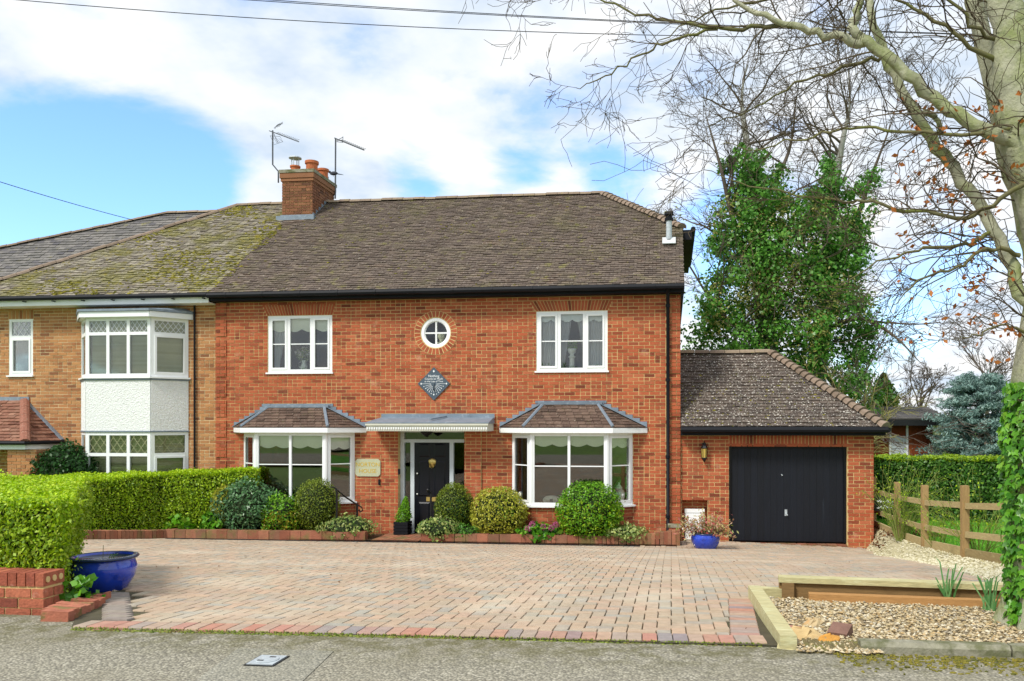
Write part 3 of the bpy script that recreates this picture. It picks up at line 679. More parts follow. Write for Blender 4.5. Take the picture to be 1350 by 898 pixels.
for k in range(48):
    a0, a1 = 2 * math.pi * k / 48, 2 * math.pi * (k + 1) / 48
    def sq(a): c, s = math.cos(a), math.sin(a); q = .34 / max(abs(c), abs(s)); return rcx + c * q, rcz + s * q
    r_ = .325; p0, p1 = sq(a0), sq(a1); i0, i1 = (rcx + math.cos(a0) * r_, rcz + math.sin(a0) * r_), (rcx + math.cos(a1) * r_, rcz + math.sin(a1) * r_)
    mb.poly([(p0[0], .0005, p0[1]), (i0[0], .0005, i0[1]), (i1[0], .0005, i1[1]), (p1[0], .0005, p1[1])]); mb.poly([(i0[0], .0005, i0[1]), (i0[0], .2, i0[1]), (i1[0], .2, i1[1]), (i1[0], .0005, i1[1])])
for k in range(48):
    a0, a1 = 2 * math.pi * k / 48, 2 * math.pi * (k + 1) / 48; q = [(rcx + math.cos(a) * r_, -.0125, rcz + math.sin(a) * r_) for a, r_ in ((a0, .335), (a1, .335), (a1, rrg + .008), (a0, rrg + .008))]
    mb.prism(q, (0, .012, 0))
mb.build('window_surround', MOR, house)
archs = []
def flat_arch(par, xa0, xa1, xb0, xb1, z0, z1, m, n, fr=MF, y=0.0):
    for i in range(n):
        a0, a1 = (i + .11) / n, (i + .89) / n
        q = [(xa0 + (xa1 - xa0) * a0, y - .009, z0 + .006), (xa0 + (xa1 - xa0) * a1, y - .009, z0 + .006), (xb0 + (xb1 - xb0) * a1, y - .009, z1 - .006), (xb0 + (xb1 - xb0) * a0, y - .009, z1 - .006)]
        MB(fr).prism(q, (0, .035, 0)).build('arch_brick', m, par)
for wn, (l0, l1, t0, t1, yt) in ((wUL, (353, 438, 345, 443, 400)), (wUR, (707, 801, 698, 808, 396))):
    z0 = wn[3]; z1 = PZ((l0 + l1) / 2, yt); archs.append(trap(PX(l0) - .01, PX(l1) + .01, z0 - .001, PX(t0), PX(t1), z1))
    flat_arch(house, PX(l0) - .01, PX(l1) + .01, PX(t0), PX(t1), z0, z1, BR, 24)
for k in range(32):
    a0, a1 = 2 * math.pi * (k + .11) / 32, 2 * math.pi * (k + .89) / 32
    q = [(rcx + math.cos(a) * r_, -.017, rcz + math.sin(a) * r_) for a, r_ in ((a0, .345), (a1, .345), (a1, rrg), (a0, rrg))]
    MB().prism(q, (0, .035, 0)).build('arch_brick', BR, house)
ops = [rect(*wUL), rect(*wUR), circ(rcx, rcz, rrg - .03), rect(BL['A'], BL['D'], BS - .06, 2.45), rect(BRr['A'], BRr['D'], BS - .06, 2.45), rect(dX0, dX1, -.2, dZ)] + archs
qa, qb = PX(299), PX(878)
def in_view(px, py, z): return z > 1.0 and not (478 < px < 650 and 540 < py < 572)
lay_bricks(house, MF, brick_rows(qa, qb, -.075, ZW, ops), BR, 300, keep=in_view)
for x0, x1 in ((XL, qa - .003), (qb + .003, XR)):             # quoin strips at both corners
    rows = brick_rows(x0, x1, -.075, ZW)
    for j in range(0, 72, 6):
        zl, zh = -.075 + j * .075, -.075 + (j + 5) * .075; mb_r = [r for r in rows if zl - .01 <= r[2] < zh - .01]; oth = [r for r in rows if zh - .01 <= r[2] < zh + .07]
        for rr_, pr in ((mb_r, .026), (oth, .006)):
            mb = MB(MF)
            for r in rr_: mb.box(r[0], r[1], -pr - R.uniform(0, .003), .03, r[2], r[3])
            if mb.v: mb.build('quoin_block', BR, house)
        MB(MF).box(x0 + .02, x1 - .02, -.012, .002, zl, min(zh - .012, ZW)).build('quoin_bed', MOR, house)
for x0, x1 in ((PX(505), dX0), (dX1, PX(635))):             # slim brick piers each side of the door
    MB(MF).box(x0, x1, -.05, -.002, -.075, 2.33).build('door_pier', MOR, house)
    lay_bricks(house, frame((0, -.05, 0), (1, 0)), brick_rows(x0, x1, -.075, 2.32), BR)
# shell of the rest of the house: other walls, floors
mb = MB(); yb = 8.6
mb.box(XL, XL + .2, .285, yb, -.1, ZW); mb.box(XR - .25, XR, .285, yb, -.1, ZW); mb.box(XL + .21, XR - .26, yb - .25, yb, -.1, ZW)
g0 = 2.2; mb.prism([(XR - .01, .1, ZW + .005), (XR - .01, yb - .1, ZW + .005), (XR - .01, 6.4, zr(g0) - .06), (XR - .01, g0, zr(g0) - .06)], (-.2, 0, 0)); mb.build('outer_wall', BR, house)
mb = MB(); mb.box(XL + .21, XR - .26, .285, yb - .26, 2.55, 2.7); mb.box(XL + .21, XR - .26, .285, yb - .26, -.1, .0); mb.box(XL + .21, XR - .26, .285, yb - .26, 5.1, 5.2); mb.box(XL + .21, XR - .26, 3.2, 3.3, .0, 2.54); mb.box(XL + .21, XR - .26, 3.2, 3.3, 2.71, 5.09)
mb.box(-5.0, -4.9, .3, 3.19, 2.71, 5.09); mb.box(-6.6, -6.5, .3, 3.19, .01, 2.54); mb.box(-3.9, -3.8, .3, 3.19, .01, 2.54); mb.build('interior', DRK, house)
# roof
rxa, rxb = XL, -1.79; gx_r = XR + .08; gyr = 2.2
roof = MB(); e3 = -.03
front = [(XL, YE, ZE), (gx_r, YE, ZE), (gx_r, gyr, zr(gyr)), (rxb, YR, ZR), (XL, YR, ZR)]
roof.poly([(x, y, z + e3) for x, y, z in front]); back_ = [(x, 2 * YR - y, z) for x, y, z in front]; roof.poly([(x, y, z + e3) for x, y, z in reversed(back_)])
roof.poly([(gx_r, gyr, zr(gyr) + e3), (gx_r, 2 * YR - gyr, zr(gyr) + e3), (rxb, YR, ZR + e3)])
roof.prism([(XL, YE + .02, ZE - .06), (gx_r, YE + .02, ZE - .06), (gx_r, 2 * YR - YE - .02, ZE - .06), (XL, 2 * YR - YE - .02, ZE - .06)], (0, 0, .02))
roof = roof.build('roof', DRK, house)
tiles(roof, front, TIL, nparts=300); tiles(roof, [(gx_r, gyr, zr(gyr)), (gx_r, 2 * YR - gyr, zr(gyr)), (rxb, YR, ZR)], TIL)
ridge(roof, (XL + .8, YR, ZR + .03), (rxb, YR, ZR + .03), RID, .11, .3); ridge(roof, (gx_r - .02, gyr - .02, zr(gyr) + .03), (rxb, YR, ZR + .03), RIP, .12, .16, 'hip_tile', tilt=.3)
mb = MB(); mb.tube([(XL - .0, YE - .06, ZE - .055), (gx_r, YE - .06, ZE - .055)], .058, 8); mb.build('gutter', BLK, house)
mb = MB()
for i in range(12): x = XL + .4 + i * .85; mb.tube([(x, YE - .06, ZE - .055), (x + .05, YE - .06, ZE - .055)], .066, 8)
mb.build('gutter_bracket', BLK, house)
MB().box(XL + .003, gx_r - .002, YE + .03, YE + .055, ZE - .16, ZE - .065).build('fascia', BLK, house)
MB().box(XL + .003, gx_r - .002, YE + .056, -.012, ZE - .165, ZE - .145).build('soffit', BLK, house)
mb = MB(); mb.box(XR + .02, XR + .30, gyr - .05, 2 * YR - gyr + .1, zr(gyr) - .28, zr(gyr) - .05); mb.build('side_fascia', BLK, house)
MB().tube([(XR + .32, gyr - .08, zr(gyr) - .04), (XR + .32, 2 * YR - gyr + .1, zr(gyr) - .04)], .06, 8).build('gutter', BLK, house)
mb = MB(); mb.prism([(XR + .02, YE + .06, ZE - .1), (XR + .02, gyr, zr(gyr) - .08), (XR + .02, gyr, zr(gyr) - .3), (XR + .02, YE + .06, ZE - .3)], (.035, 0, 0)); mb.build('bargeboard', BLK, house)
dpx = PX(880.5, -.06); pipe = MB().tube([(dpx, -.36, ZE - .1), (dpx, -.3, ZE - .2), (dpx, -.09, ZE - .38), (dpx, -.09, .12)], .036, 8).build('downpipe', BLK, house, smooth=True)
for z in (4.9, 3.35, 1.75, .5): MB().tube([(dpx, -.09, z), (dpx, -.09, z + .06)], .048, 8).build('pipe_bracket', BLK, pipe)
# chimney
cx0, cx1 = PX(372, 3.4), PX(412, 3.4); cy0, cy1 = 3.4, 4.78; ct = PZ(390, 224, 3.4)
ch = MB().box(cx0 + .01, cx1 - .01, cy0 + .01, cy1 - .01, 6.8, ct - .09).build('chimney', MOR, house)
for O, u, L in (((cx0, cy0), (1, 0), cx1 - cx0), ((cx1, cy0), (0, 1), cy1 - cy0)):
    lay_bricks(ch, frame((*O, 0), u), brick_rows(0, L, 7.5, ct - .3, pair=.4), BRC, 0, back=.04)
mb = MB(); mb.box(cx0 - .03, cx1 + .03, cy0 - .03, cy1 + .03, ct - .3, ct - .225); mb.box(cx0 - .05, cx1 + .05, cy0 - .05, cy1 + .05, ct - .22, ct - .09); mb.build('oversailing_course', BRC, ch)
MB().box(cx0 - .065, cx1 + .065, cy0 - .065, cy1 + .065, ct - .085, ct).build('capping', CON, ch)
mb = MB(); zb = zr(cy0); mb.box(cx0 - .04, cx1 + .04, cy0 - .025, cy0 + .002, zb - .06, zb + .09); mb.box(cx0 - .1, cx1 + .1, cy0 - .15, cy0 - .02, zb - .1, zb + .035)
for i in range(5): y = cy0 + i * .18; mb.box(cx1 - .002, cx1 + .02, y, y + .22, zr(y) - .1, zr(y) + .14)
mb.build('flashing', LEAD, ch)
for (fx, fy, r, h) in ((.22, .3, .125, .2), (.62, .45, .165, .36), (.72, .95, .14, .3)):
    MB().lathe([(r * .9, -.05), (r * .92, h * .75), (r * 1.1, h * .78), (r * 1.1, h * .98), (r * .95, h), (r * .8, h - .02), (r * .78, 0)], 16, (cx0 + fx, cy0 + fy, ct)).build('chimney_pot', TER, ch, smooth=False)
mb = MB(); cpx, cpy = cx0 + .22, cy0 + .3; mb.lathe([(.0, .40), (.17, .40), (.16, .43), (.0, .46)], 16, (cpx, cpy, ct))
for k in range(4): mb.tube([(cpx + .1 * math.cos(k * 1.57), cpy + .1 * math.sin(k * 1.57), ct + .18), (cpx + .1 * math.cos(k * 1.57), cpy + .1 * math.sin(k * 1.57), ct + .41)], .012, 5)
mb.build('rain_cowl', STEEL, ch)
MB().lathe([(.07, 0), (.07, .16), (.05, .17)], 10, (cx0 + .7, cy0 + 1.2, ct)).build('vent_pot', STEEL, ch)
flx, fly = PX(882, 1.5), 1.5; fz = zr(fly)
fl_ = MB().lathe([(.066, -.1), (.066, .55)], 14, (flx, fly, fz)).build('flue', STEEL, house, smooth=False)
MB().lathe([(.095, .5), (.1, .56), (.07, .57), (.07, .62), (.11, .63), (.1, .7), (.03, .71)], 14, (flx, fly, fz)).build('flue_cap', BLK, fl_)
MB().lathe([(.1, .02), (.085, .09)], 14, (flx, fly, fz - .02)).build('flue_collar', BLK, fl_)
mb = MB(); mb.obox((flx, fly - .1, fz + .03), (.3, .34, .02), Matrix.Rotation(math.atan(SL), 3, 'X')); mb.build('flashing', mat('pale_lead', 'c3c8c8', rough=.6, nam=.3, ns=14), fl_)
# upper windows
window(house, (wUL[0], .04), (wUL[1], .04), wUL[2], wUL[3], (.9, 1.1, .9), (.5,), fw=.065, mw=.075, case=(0, 2))
window(house, (wUR[0], .04), (wUR[1], .04), wUR[2], wUR[3], (.9, 1.1, .9), (.5,), fw=.065, mw=.075, case=(0, 2))
mb = MB(); K = 40
for ri, ro, y0, y1 in ((.262, .325, .0, .08), (.245, .268, .015, .075)):
    for k in range(K):
        a0, a1 = 2 * math.pi * k / K, 2 * math.pi * (k + 1) / K
        q = [(rcx + math.cos(a) * r_, y0, rcz + math.sin(a) * r_) for a, r_ in ((a0, ri), (a1, ri), (a1, ro), (a0, ro))]
        mb.prism(list(reversed(q)), (0, y1 - y0, 0))
mb.box(rcx - .016, rcx + .016, .02, .07, rcz - .25, rcz + .25); mb.box(rcx - .25, rcx - .017, .021, .069, rcz - .016, rcz + .016); mb.box(rcx + .017, rcx + .25, .021, .069, rcz - .016, rcz + .016)
rw = mb.build('round_window', WHT, house)
for k in range(4):
    q = [(rcx, .045, rcz)] + [(rcx + math.cos(a) * .255, .045, rcz + math.sin(a) * .255) for a in np.linspace(k * math.pi / 2, (k + 1) * math.pi / 2, 9)]
    MB().poly(list(reversed(q))).build('pane', GLS, rw)
# bay windows of the house
def bay(b, p=-.45, fcols=(1, 1), zs=BS, zh=BH, top=None, eave=None):
    A, B, Cc, D = (b['A'], 0), (b['B'], p), (b['C'], p), (b['D'], 0)
    bw = MB().poly([(A[0], 0, zs - .03), (B[0], p, zs - .03), (Cc[0], p, zs - .03), (D[0], 0, zs - .03)]).build('bay_window', WHT, house)
    for q0, q1, cols, cs in ((A, B, (1,), (0,)), (B, Cc, fcols, ()), (Cc, D, (1,), (0,))):
        window(bw, q0, q1, zs, zh, cols, (.55 if cs == () else .56,), fw=.06, mw=.055, case=cs, gm=GLB); 
        L = math.hypot(q1[0] - q0[0], q1[1] - q0[1]); M = frame((*q0, 0), (q1[0] - q0[0], q1[1] - q0[1]))
        MB(M).box(.0, L, .004, .12, -.1, zs - .04).build('apron_wall', MOR, bw); lay_bricks(bw, M, brick_rows(0.004, L - .004, -.075, zs - .045), BR)
    for q in (B, Cc): MB().lathe([(.055, zs), (.055, zh)], 8, (q[0], q[1] + .01, 0)).build('corner_post', WHT, bw)
    # fascia board and roof
    (eAx, eBx, eCx, eDx), (tx0, tx1), zt = eave, top, b['zt']; ze = zh + .11; pe = p - .14
    mb = MB(); E = [(eAx, -.01), (eBx, pe), (eCx, pe), (eDx, -.01)]
    mb.prism([(x, y, zh) for x, y in E], (0, 0, .02))
    for q0, q1 in zip(E, E[1:]): mb.beam((*q0, zh + .06), (*q1, zh + .06), .025, .1)
    mb.build('bay_fascia', WHT, bw)
    br = MB().poly([(eAx, 0, ze), (eBx, pe, ze), (eCx, pe, ze), (eDx, 0, ze)]).build('bay_roof', TIB, house)
    g = -.025
    f1 = [(eBx, pe, ze), (eCx, pe, ze), (tx1, g, zt), (tx0, g, zt)]; f0 = [(eAx, g, ze), (eBx, pe, ze), (tx0, g, zt)]; f2 = [(eCx, pe, ze), (eDx, g, ze), (tx1, g, zt)]
    mb = MB(); [mb.poly([(x, y, z - .012) for x, y, z in f]) for f in (f0, f1, f2)]; mb.build('roof_deck', TIB, br)
    for f, n_ in ((f1, 0), (f0, 0), (f2, 0)): tiles(br, f, TIB, gauge=.095, wid=.165, thick=.022, nparts=n_)
    mb = MB()
    mb.tube([(eBx, pe, ze + .03), (tx0, g, zt + .02)], .035, 6); mb.build('lead_hip', LEAD, br); MB().tube([(eCx, pe, ze + .03), (tx1, g, zt + .02)], .035, 6).build('lead_hip', LEAD, br)
    mb = MB(); mb.beam((tx0 - .12, -.05, zt + .0), (tx1 + .12, -.05, zt + .0), .1, .05); mb.box(tx0 - .2, tx1 + .2, -.022, -.006, zt + .0, zt + .06); mb.build('lead_apron', LEAD, br)
    for sx, ex in ((eAx, tx0), (eDx, tx1)):
        mb = MB(); n_ = 7
        for i in range(n_):
            x0 = sx + (ex - sx) * i / n_; x1 = sx + (ex - sx) * (i + 1) / n_; z0 = ze + (zt - ze) * i / n_; a, c = min(x0, x1), max(x0, x1)
            mb.box(a, c, -.024 - .001 * i, -.006, z0 - .02, z0 + (zt - ze) / n_ + .06)
        mb.beam((sx, -.05, ze + .025), (ex, -.05, zt + .025), .09, .012); mb.build('stepped_flashing', LEAD, br)
BL['zt'] = PZ(405, 536); BRr['zt'] = PZ(755, 532)
bay(BL, eave=(PX(309), PX(317, -.59), PX(432, -.59), PX(483)), top=(PX(357), PX(428)))
bay(BRr, eave=(PX(659), PX(689, -.59), PX(808, -.59), PX(853)), top=(PX(718), PX(787)))
# front door and canopy
dy = .13; mb = MB(); dr0, dr1 = PX(547, dy), PX(593.5, dy); trz = PZ(570, 581, dy); fx0, fx1 = dX0 + .005, dX1 - .005
for a, b, c, d in ((fx0, fx0 + .085, 0, 2.32), (fx1 - .03, fx1, 0, 2.32), (dr0 - .085, dr0, .05, trz - .04), (dr1, dr1 + .085, .05, trz - .04), (fx0 + .085, fx1 - .03, trz - .04, trz + .03), (fx0 + .085, fx1 - .03, 2.28, 2.32), (fx0 + .085, fx1 - .03, 0, .05)): mb.box(a, b, dy - .05, dy + .05, c, d)
df = mb.build('door_frame', GRW, house)
MB().box(fx0 + .085, dr0 - .085, dy - .004, dy + .004, .05, trz - .04).build('sidelight', GLS, df); MB().box(dr1 + .085, fx1 - .03, dy - .004, dy + .004, .05, trz - .04).build('sidelight', GLS, df); MB().box(fx0 + .085, fx1 - .03, dy - .004, dy + .004, trz + .03, 2.28).build('fanlight', GLS, df)
door = MB().box(dr0 + .003, dr1 - .003, dy - .03, dy + .02, .055, trz - .045).build('front_door', BLD, house); dw = dr1 - dr0; dh = trz
for a, b, c, d in ((.12, .44, .83, .97), (.56, .88, .83, .97), (.12, .44, .42, .79), (.56, .88, .42, .79), (.12, .44, .06, .36), (.56, .88, .06, .36)):
    mb = MB(); x0, x1, z0, z1 = dr0 + a * dw, dr0 + b * dw, c * dh, d * dh
    mb.add([(x0, dy - .031, z0), (x1, dy - .031, z0), (x1, dy - .031, z1), (x0, dy - .031, z1), (x0 + .03, dy - .044, z0 + .03), (x1 - .03, dy - .044, z0 + .03), (x1 - .03, dy - .044, z1 - .03), (x0 + .03, dy - .044, z1 - .03)], [(4, 5, 6, 7), (0, 1, 5, 4), (1, 2, 6, 5), (2, 3, 7, 6), (3, 0, 4, 7)]); mb.build('door_panel', BLD, door)
kx, kz = P(570.5, 610, dy); mb = MB(); mb.lathe([(.0, -.11), (.05, -.09), (.09, .0), (.085, .06), (.03, .09), (0, .1)], 12, (0, 0, 0)); mb.v = [(kx + x, dy - .035 + y * .35, kz + z) for x, y, z in mb.v]; mb.tube([(kx - .05, dy - .08, kz - .02), (kx - .04, dy - .085, kz - .09), (kx, dy - .09, kz - .115), (kx + .04, dy - .085, kz - .09), (kx + .05, dy - .08, kz - .02)], .011, 6); mb.build('door_knocker', GOLD, door, smooth=True)
lx, lz = P(570.5, 658, dy); MB().box(lx - .13, lx + .13, dy - .05, dy - .031, lz - .045, lz + .045).build('letter_plate', GOLD, door)
for py in (625, 652): kx, kz = P(549.5, py, dy); MB().lathe([(.012, 0), (.02, .015), (.012, .03)], 8, (kx + .03, dy - .06, kz)).build('door_knob', CER, door)
MB().box(dX0 - .02, dX1 + .02, -.2, dy - .06, -.05, .04).build('door_step', BRK, house)
yc = -.62; c0, c1 = PX(483, yc), PX(643, yc); cz0, cz1 = PZ(560, 568.5, yc), PZ(560, 558.5, yc); can = MB().box(c0, c1, yc, -.06, cz0, cz1).build('porch_canopy', mat('cream_moulding', 'c9cabb', rough=.6, nam=.15), house)
MB().box(c0 - .015, c1 + .015, yc - .03, yc - .001, cz1 - .04, cz1 - .002).build('cornice', bpy.data.materials['cream_moulding'], can)
n_ = 50
for i in range(n_): x = c0 + (c1 - c0) * (i + .5) / n_; MB().box(x - .013, x + .013, yc - .02, yc - .001, cz0 + .035, cz0 + .085).build('dentil', WHT, can)
q0, q1 = c0 + .12, c1 - .02; zt_ = PZ(570, 548)
mb = MB(); mb.add([(c0 - .03, yc - .03, cz1 + .002), (c1 + .03, yc - .03, cz1 + .002), (c1 + .03, -.06, cz1 + .002), (c0 - .03, -.06, cz1 + .002), (c0 - .03, yc - .03, cz1 + .025), (c1 + .03, yc - .03, cz1 + .025), (q1 + .02, -.055, zt_ - .04), (q0, -.055, zt_ - .04)], [(0, 1, 2, 3), (4, 5, 6, 7), (0, 1, 5, 4), (1, 2, 6, 5), (3, 0, 4, 7), (2, 3, 7, 6)])
mb.box(q0, q1 + .04, -.056, -.052, zt_ - .06, zt_ + .04); mb.beam(((c0 + c1) / 2 + .05, yc + .1, cz1 + .09), ((c0 + c1) / 2 + .28, -.1, zt_ - .02), .04, .03); mb.build('lead_roof', LEAD, can)

# ================================================================ NEIGHBOUR
NY = .12; NXL = -16.6; MN = frame((0, NY, 0), (1, 0)); XN = XL - .005
nb = thing('tan_brick_house', 'tan brick neighbouring house with white two storey bay and mossy roof', 'house', (-13.4, NY, 0))
nw = (PX(12, NY), PX(43.5, NY), PZ(28, 495, NY), PZ(28, 421, NY)); nA, nD, nB, nC = PX(109, NY), PX(248, NY), PX(114.5, -.45), PX(199, -.45)
nz = [PZ(150, y, -.45) for y in (497, 419, 568, 648)]
pdx0, pdx1 = -16.2, PX(12, NY) - .3
nholes = [nw, (nA, nD, 1.0, 4.9), (pdx0, pdx1, -.1, 2.0)]
slab(nb, 'wall', MN, NXL, XN, -.1, ZW + .1, nholes, .28, MORN, .0)
ax0, ax1 = nw[0] - .02, nw[1] + .02; az1 = PZ(28, 409, NY)
lay_bricks(nb, MN, brick_rows(NXL, XN - .004, -.075, ZW + .02, [rect(*nw), rect(nA, nD, -.2, 4.95), rect(pdx0, pdx1, -.1, 2.0), rect(ax0, ax1, nw[3], az1)]), BRN, 300, keep=lambda px, py, z: z > 1.6)
flat_arch(nb, ax0, ax1, ax0, ax1, nw[3] + .002, az1, BRN, 7, MN)
mb = MB(); mb.box(NXL, NXL + .25, NY + .285, 8.6, -.1, ZW); mb.box(NXL + .26, XN - .01, 8.35, 8.6, -.1, ZW); mb.build('outer_wall', BRN, nb)
mb = MB(); mb.box(NXL + .26, XN - .02, NY + .285, 8.3, 2.55, 2.7); mb.box(NXL + .26, XN - .02, NY + .285, 8.3, -.1, 0); mb.box(NXL + .26, XN - .02, NY + .285, 8.3, 5.1, 5.2); mb.box(NXL + .26, XN - .02, 3.2, 3.3, .01, 2.54); mb.box(NXL + .26, XN - .02, 3.2, 3.3, 2.71, 5.09); mb.build('interior', DRK, nb)
nro = MB(); nfx = -12.0; nf = [(-16.6, YE, ZE), (XL, YE, ZE), (XL, YR, ZR), (nfx, YR, ZR)]
nro.poly([(x, y, z - .03) for x, y, z in nf]); nro.poly([(-16.6, YE, ZE - .03), (nfx, YR, ZR - .03), (-16.6, 2 * YR - YE, ZE - .03)]); nro.poly([(XL, 2 * YR - YE, ZE - .03), (-16.6, 2 * YR - YE, ZE - .03), (nfx, YR, ZR - .03), (XL, YR, ZR - .03)])
nro.prism([(-16.6, YE + .02, ZE - .06), (XN, YE + .02, ZE - .06), (XN, 8.8, ZE - .06), (-16.6, 8.8, ZE - .06)], (0, 0, .02)); nro = nro.build('roof', DRK, nb)
tiles(nro, nf, TIN, gauge=.105, thick=.026, nparts=300, jit=1.5)
tiles(nro, [(-16.6, 2 * YR - YE, ZE), (-16.6, YE, ZE), (nfx, YR, ZR)], TIN)
ridge(nro, (-16.55, YE, ZE + .04), (nfx, YR, ZR + .04), RIP, .1, .3, 'hip_tile'); ridge(nro, (nfx, YR, ZR + .03), (XL + .8, YR, ZR + .03), RID, .11, .3)
mb = MB()                                                   # cushions of moss
for i in range(900):
    for _ in range(30):
        a, b = R.random(), R.random(); y = YE + (YR - YE) * b; x = (-16.6 + (nfx + 16.6) * b) + (XL + .15 - (-16.6 + (nfx + 16.6) * b)) * a
        if math.sin(x * 1.7 + y * 2.3) + math.sin(x * .9 - y * 1.3) + R.gauss(0, .5) > .5: break
    mb.blob((x, y, zr(y) + .025), (R.uniform(.02, .075), R.uniform(.02, .05), R.uniform(.012, .03)), 6, 3, .3)
tag(mb.build('roof_moss', mat('cushion_moss', ['6e6a20', '857c24', '55561e', '948a30'], ns=20, nam=.4), nro), None, None, 'stuff')
mb = MB()
for i in range(420):
    x, y = R.uniform(XL, gx_r), R.uniform(YE, 3.9)
    if math.sin(x * 1.1 + y * 2.9) + math.sin(x * 2.9 - y * .7) + R.gauss(0, .7) < .6: continue
    if y - gyr > (YR - gyr) * (gx_r - x) / (gx_r - rxb) : continue
    mb.blob((x, y, zr(y) + .022), (R.uniform(.015, .05), R.uniform(.015, .04), R.uniform(.008, .02)), 6, 3, .3)
tag(mb.build('roof_moss', bpy.data.materials['cushion_moss'], roof), None, None, 'stuff')
MB().tube([(-16.7, YE - .06, ZE - .04), (XL - .01, YE - .06, ZE - .04)], .05, 8).build('gutter', BLK, nb)
MB().box(-16.6, XL - .02, YE + .02, YE + .045, ZE - .2, ZE - .065).build('fascia', WHT, nb); MB().box(-16.6, XL - .02, YE + .046, NY - .01, ZE - .2, ZE - .18).build('soffit', WHT, nb)
mb = MB()
for i in range(9): x = -16.0 + i * .72; mb.box(x, x + .03, YE - .08, YE + .018, ZE - .12, ZE - .1)
mb.build('gutter_bracket', BLK, nb)
npx = PX(256.5, NY - .05); MB().tube([(npx, NY - .05, ZE - .2), (npx, NY - .05, .1)], .022, 6).build('downpipe', BLK, nb)
window(nb, (nw[0], NY + .03), (nw[1], NY + .03), nw[2], nw[3], (1,), fw=.06, mw=.07, transom=.68, lead=True, case=(0,), gm=GLN)
pA, pB, pC, pD = (nA, NY), (nB, -.45), (nC, -.45), (nD, NY)
bw = MB().poly([(*pA, 1.0), (*pB, 1.0), (*pC, 1.0), (*pD, 1.0)]).build('bay_window', WHT, nb)
for q0, q1, cols, cs, mid in ((pA, pB, (1,), (), 0), (pB, pC, (1, 1, 1), (), 0), (pC, pD, (1,), (0,), 0)):
    window(bw, q0, q1, nz[0], nz[1], cols, fw=.07, mw=.07, transom=.73, lead=True, case=cs, gm=GLN); window(bw, q0, q1, nz[3] - .15, nz[2] - .03, cols, fw=.07, mw=.07, transom=.66, lead=BLO, case=cs, gm=GLN, sill=False)
    L = math.hypot(q1[0] - q0[0], q1[1] - q0[1]); M = frame((*q0, 0), (q1[0] - q0[0], q1[1] - q0[1]))
    MB(M).box(0, L, -.03, .06, nz[2] - .02, nz[0] - .05).build('rendered_panel', RND, bw); MB(M).box(0, L, -.03, .06, 0, nz[3] - .16).build('apron_wall', RND, bw)
    MB(M).box(-.01, L + .01, -.05, -.031, nz[2] - .03, nz[2] - .0).build('drip_strip', LEAD, bw); MB(M).box(-.01, L + .01, -.05, -.031, nz[0] - .075, nz[0] - .04).build('drip_strip', LEAD, bw)
E = [(nA - .12, NY - .01), (nB - .06, -.6), (nC + .06, -.6), (nD + .12, NY - .01)]; mb = MB(); mb.prism([(*q, nz[1]) for q in E], (0, 0, .02))
for q0, q1 in zip(E, E[1:]): mb.beam((*q0, nz[1] + .06), (*q1, nz[1] + .06), .03, .12)
mb.build('bay_fascia', WHT, bw); mb = MB(); E2 = [(nA - .16, NY - .01), (nB - .08, -.65), (nC + .08, -.65), (nD + .16, NY - .01)]; mb.prism([(*q, nz[1] + .125) for q in E2], (0, 0, .05))
mb.add([(*q, nz[1] + .176) for q in E2] + [(nA + .1, NY - .02, nz[1] + .26), (nD - .1, NY - .02, nz[1] + .26)], [(0, 1, 4), (1, 2, 5, 4), (2, 3, 5)]); mb.build('lead_roof', LEAD, bw)
# neighbour's porch
pe = -13.95; pz0, pz1 = PZ(40, 583, -1.0), PZ(30, 529, NY); tpx = PX(34, NY)
por = MB().poly([(-16.6, -1.0, pz0 - .02), (pe, -1.0, pz0 - .02), (pe, NY - .02, pz0 - .02), (-16.6, NY - .02, pz0 - .02)]).build('porch_roof', PTW, nb)
f1 = [(-16.6, -1.0, pz0), (pe, -1.0, pz0), (tpx, NY - .03, pz1), (-16.6, NY - .03, pz1)]; f2 = [(pe, -1.0, pz0), (pe, NY - .03, pz0), (tpx, NY - .03, pz1)]
mb = MB(); mb.poly([(x, y, z - .012) for x, y, z in f1]); mb.poly([(x, y, z - .012) for x, y, z in f2]); mb.build('roof_deck', TIB, por)
TIP2 = mat('red_brown_tile', ['7d5444', '8c6350', '6c4638', '9a7460'], ns=8, nam=.35, over=[('cfc8b8', 30, .62, .68, .6)])
tiles(por, f1, TIP2, gauge=.11, thick=.03); tiles(por, f2, TIP2, gauge=.11, thick=.03); ridge(por, (pe, -1.0, pz0 + .04), (tpx, NY - .03, pz1 + .04), mat('red_ridge', '90604f', ns=30, nam=.6, over=[('c4b4a4', 30, .58, .66, .5)]), .1, .3, 'hip_tile')
mb = MB(); mb.beam((pe + .03, NY - .04, pz0 + .03), (tpx, NY - .04, pz1 + .05), .12, .03); mb.box(-16.6, tpx + .1, NY - .03, NY - .012, pz1 - .02, pz1 + .1); mb.build('flashing', LEAD, por)
mb = MB(); mb.tube([(-16.7, -1.05, pz0 - .02), (pe + .04, -1.05, pz0 - .02), (pe + .05, NY - .05, pz0 - .02)], .045, 6); mb.build('gutter', BLK, por)
mb = MB(); mb.box(-16.6, pe - .02, -.98, -.95, pz0 - .16, pz0 - .03); mb.box(pe - .05, pe - .02, -.94, NY - .02, pz0 - .16, pz0 - .03); mb.build('fascia', WHT, por)
pp0, pp1 = PX(10, -.9), PX(48, -.9); MB().box(pp0 + .006, pp1 - .006, -.894, -.45, 0, pz0 - .17).build('porch_pillar', MORN, nb)
for O, u, L in (((pp0, -.9), (1, 0), pp1 - pp0), ((pp1, -.9), (0, 1), .45)): lay_bricks(nb, frame((*O, 0), u), brick_rows(0, L, 0.0, pz0 - .17, pair=.5), BRN, 0)
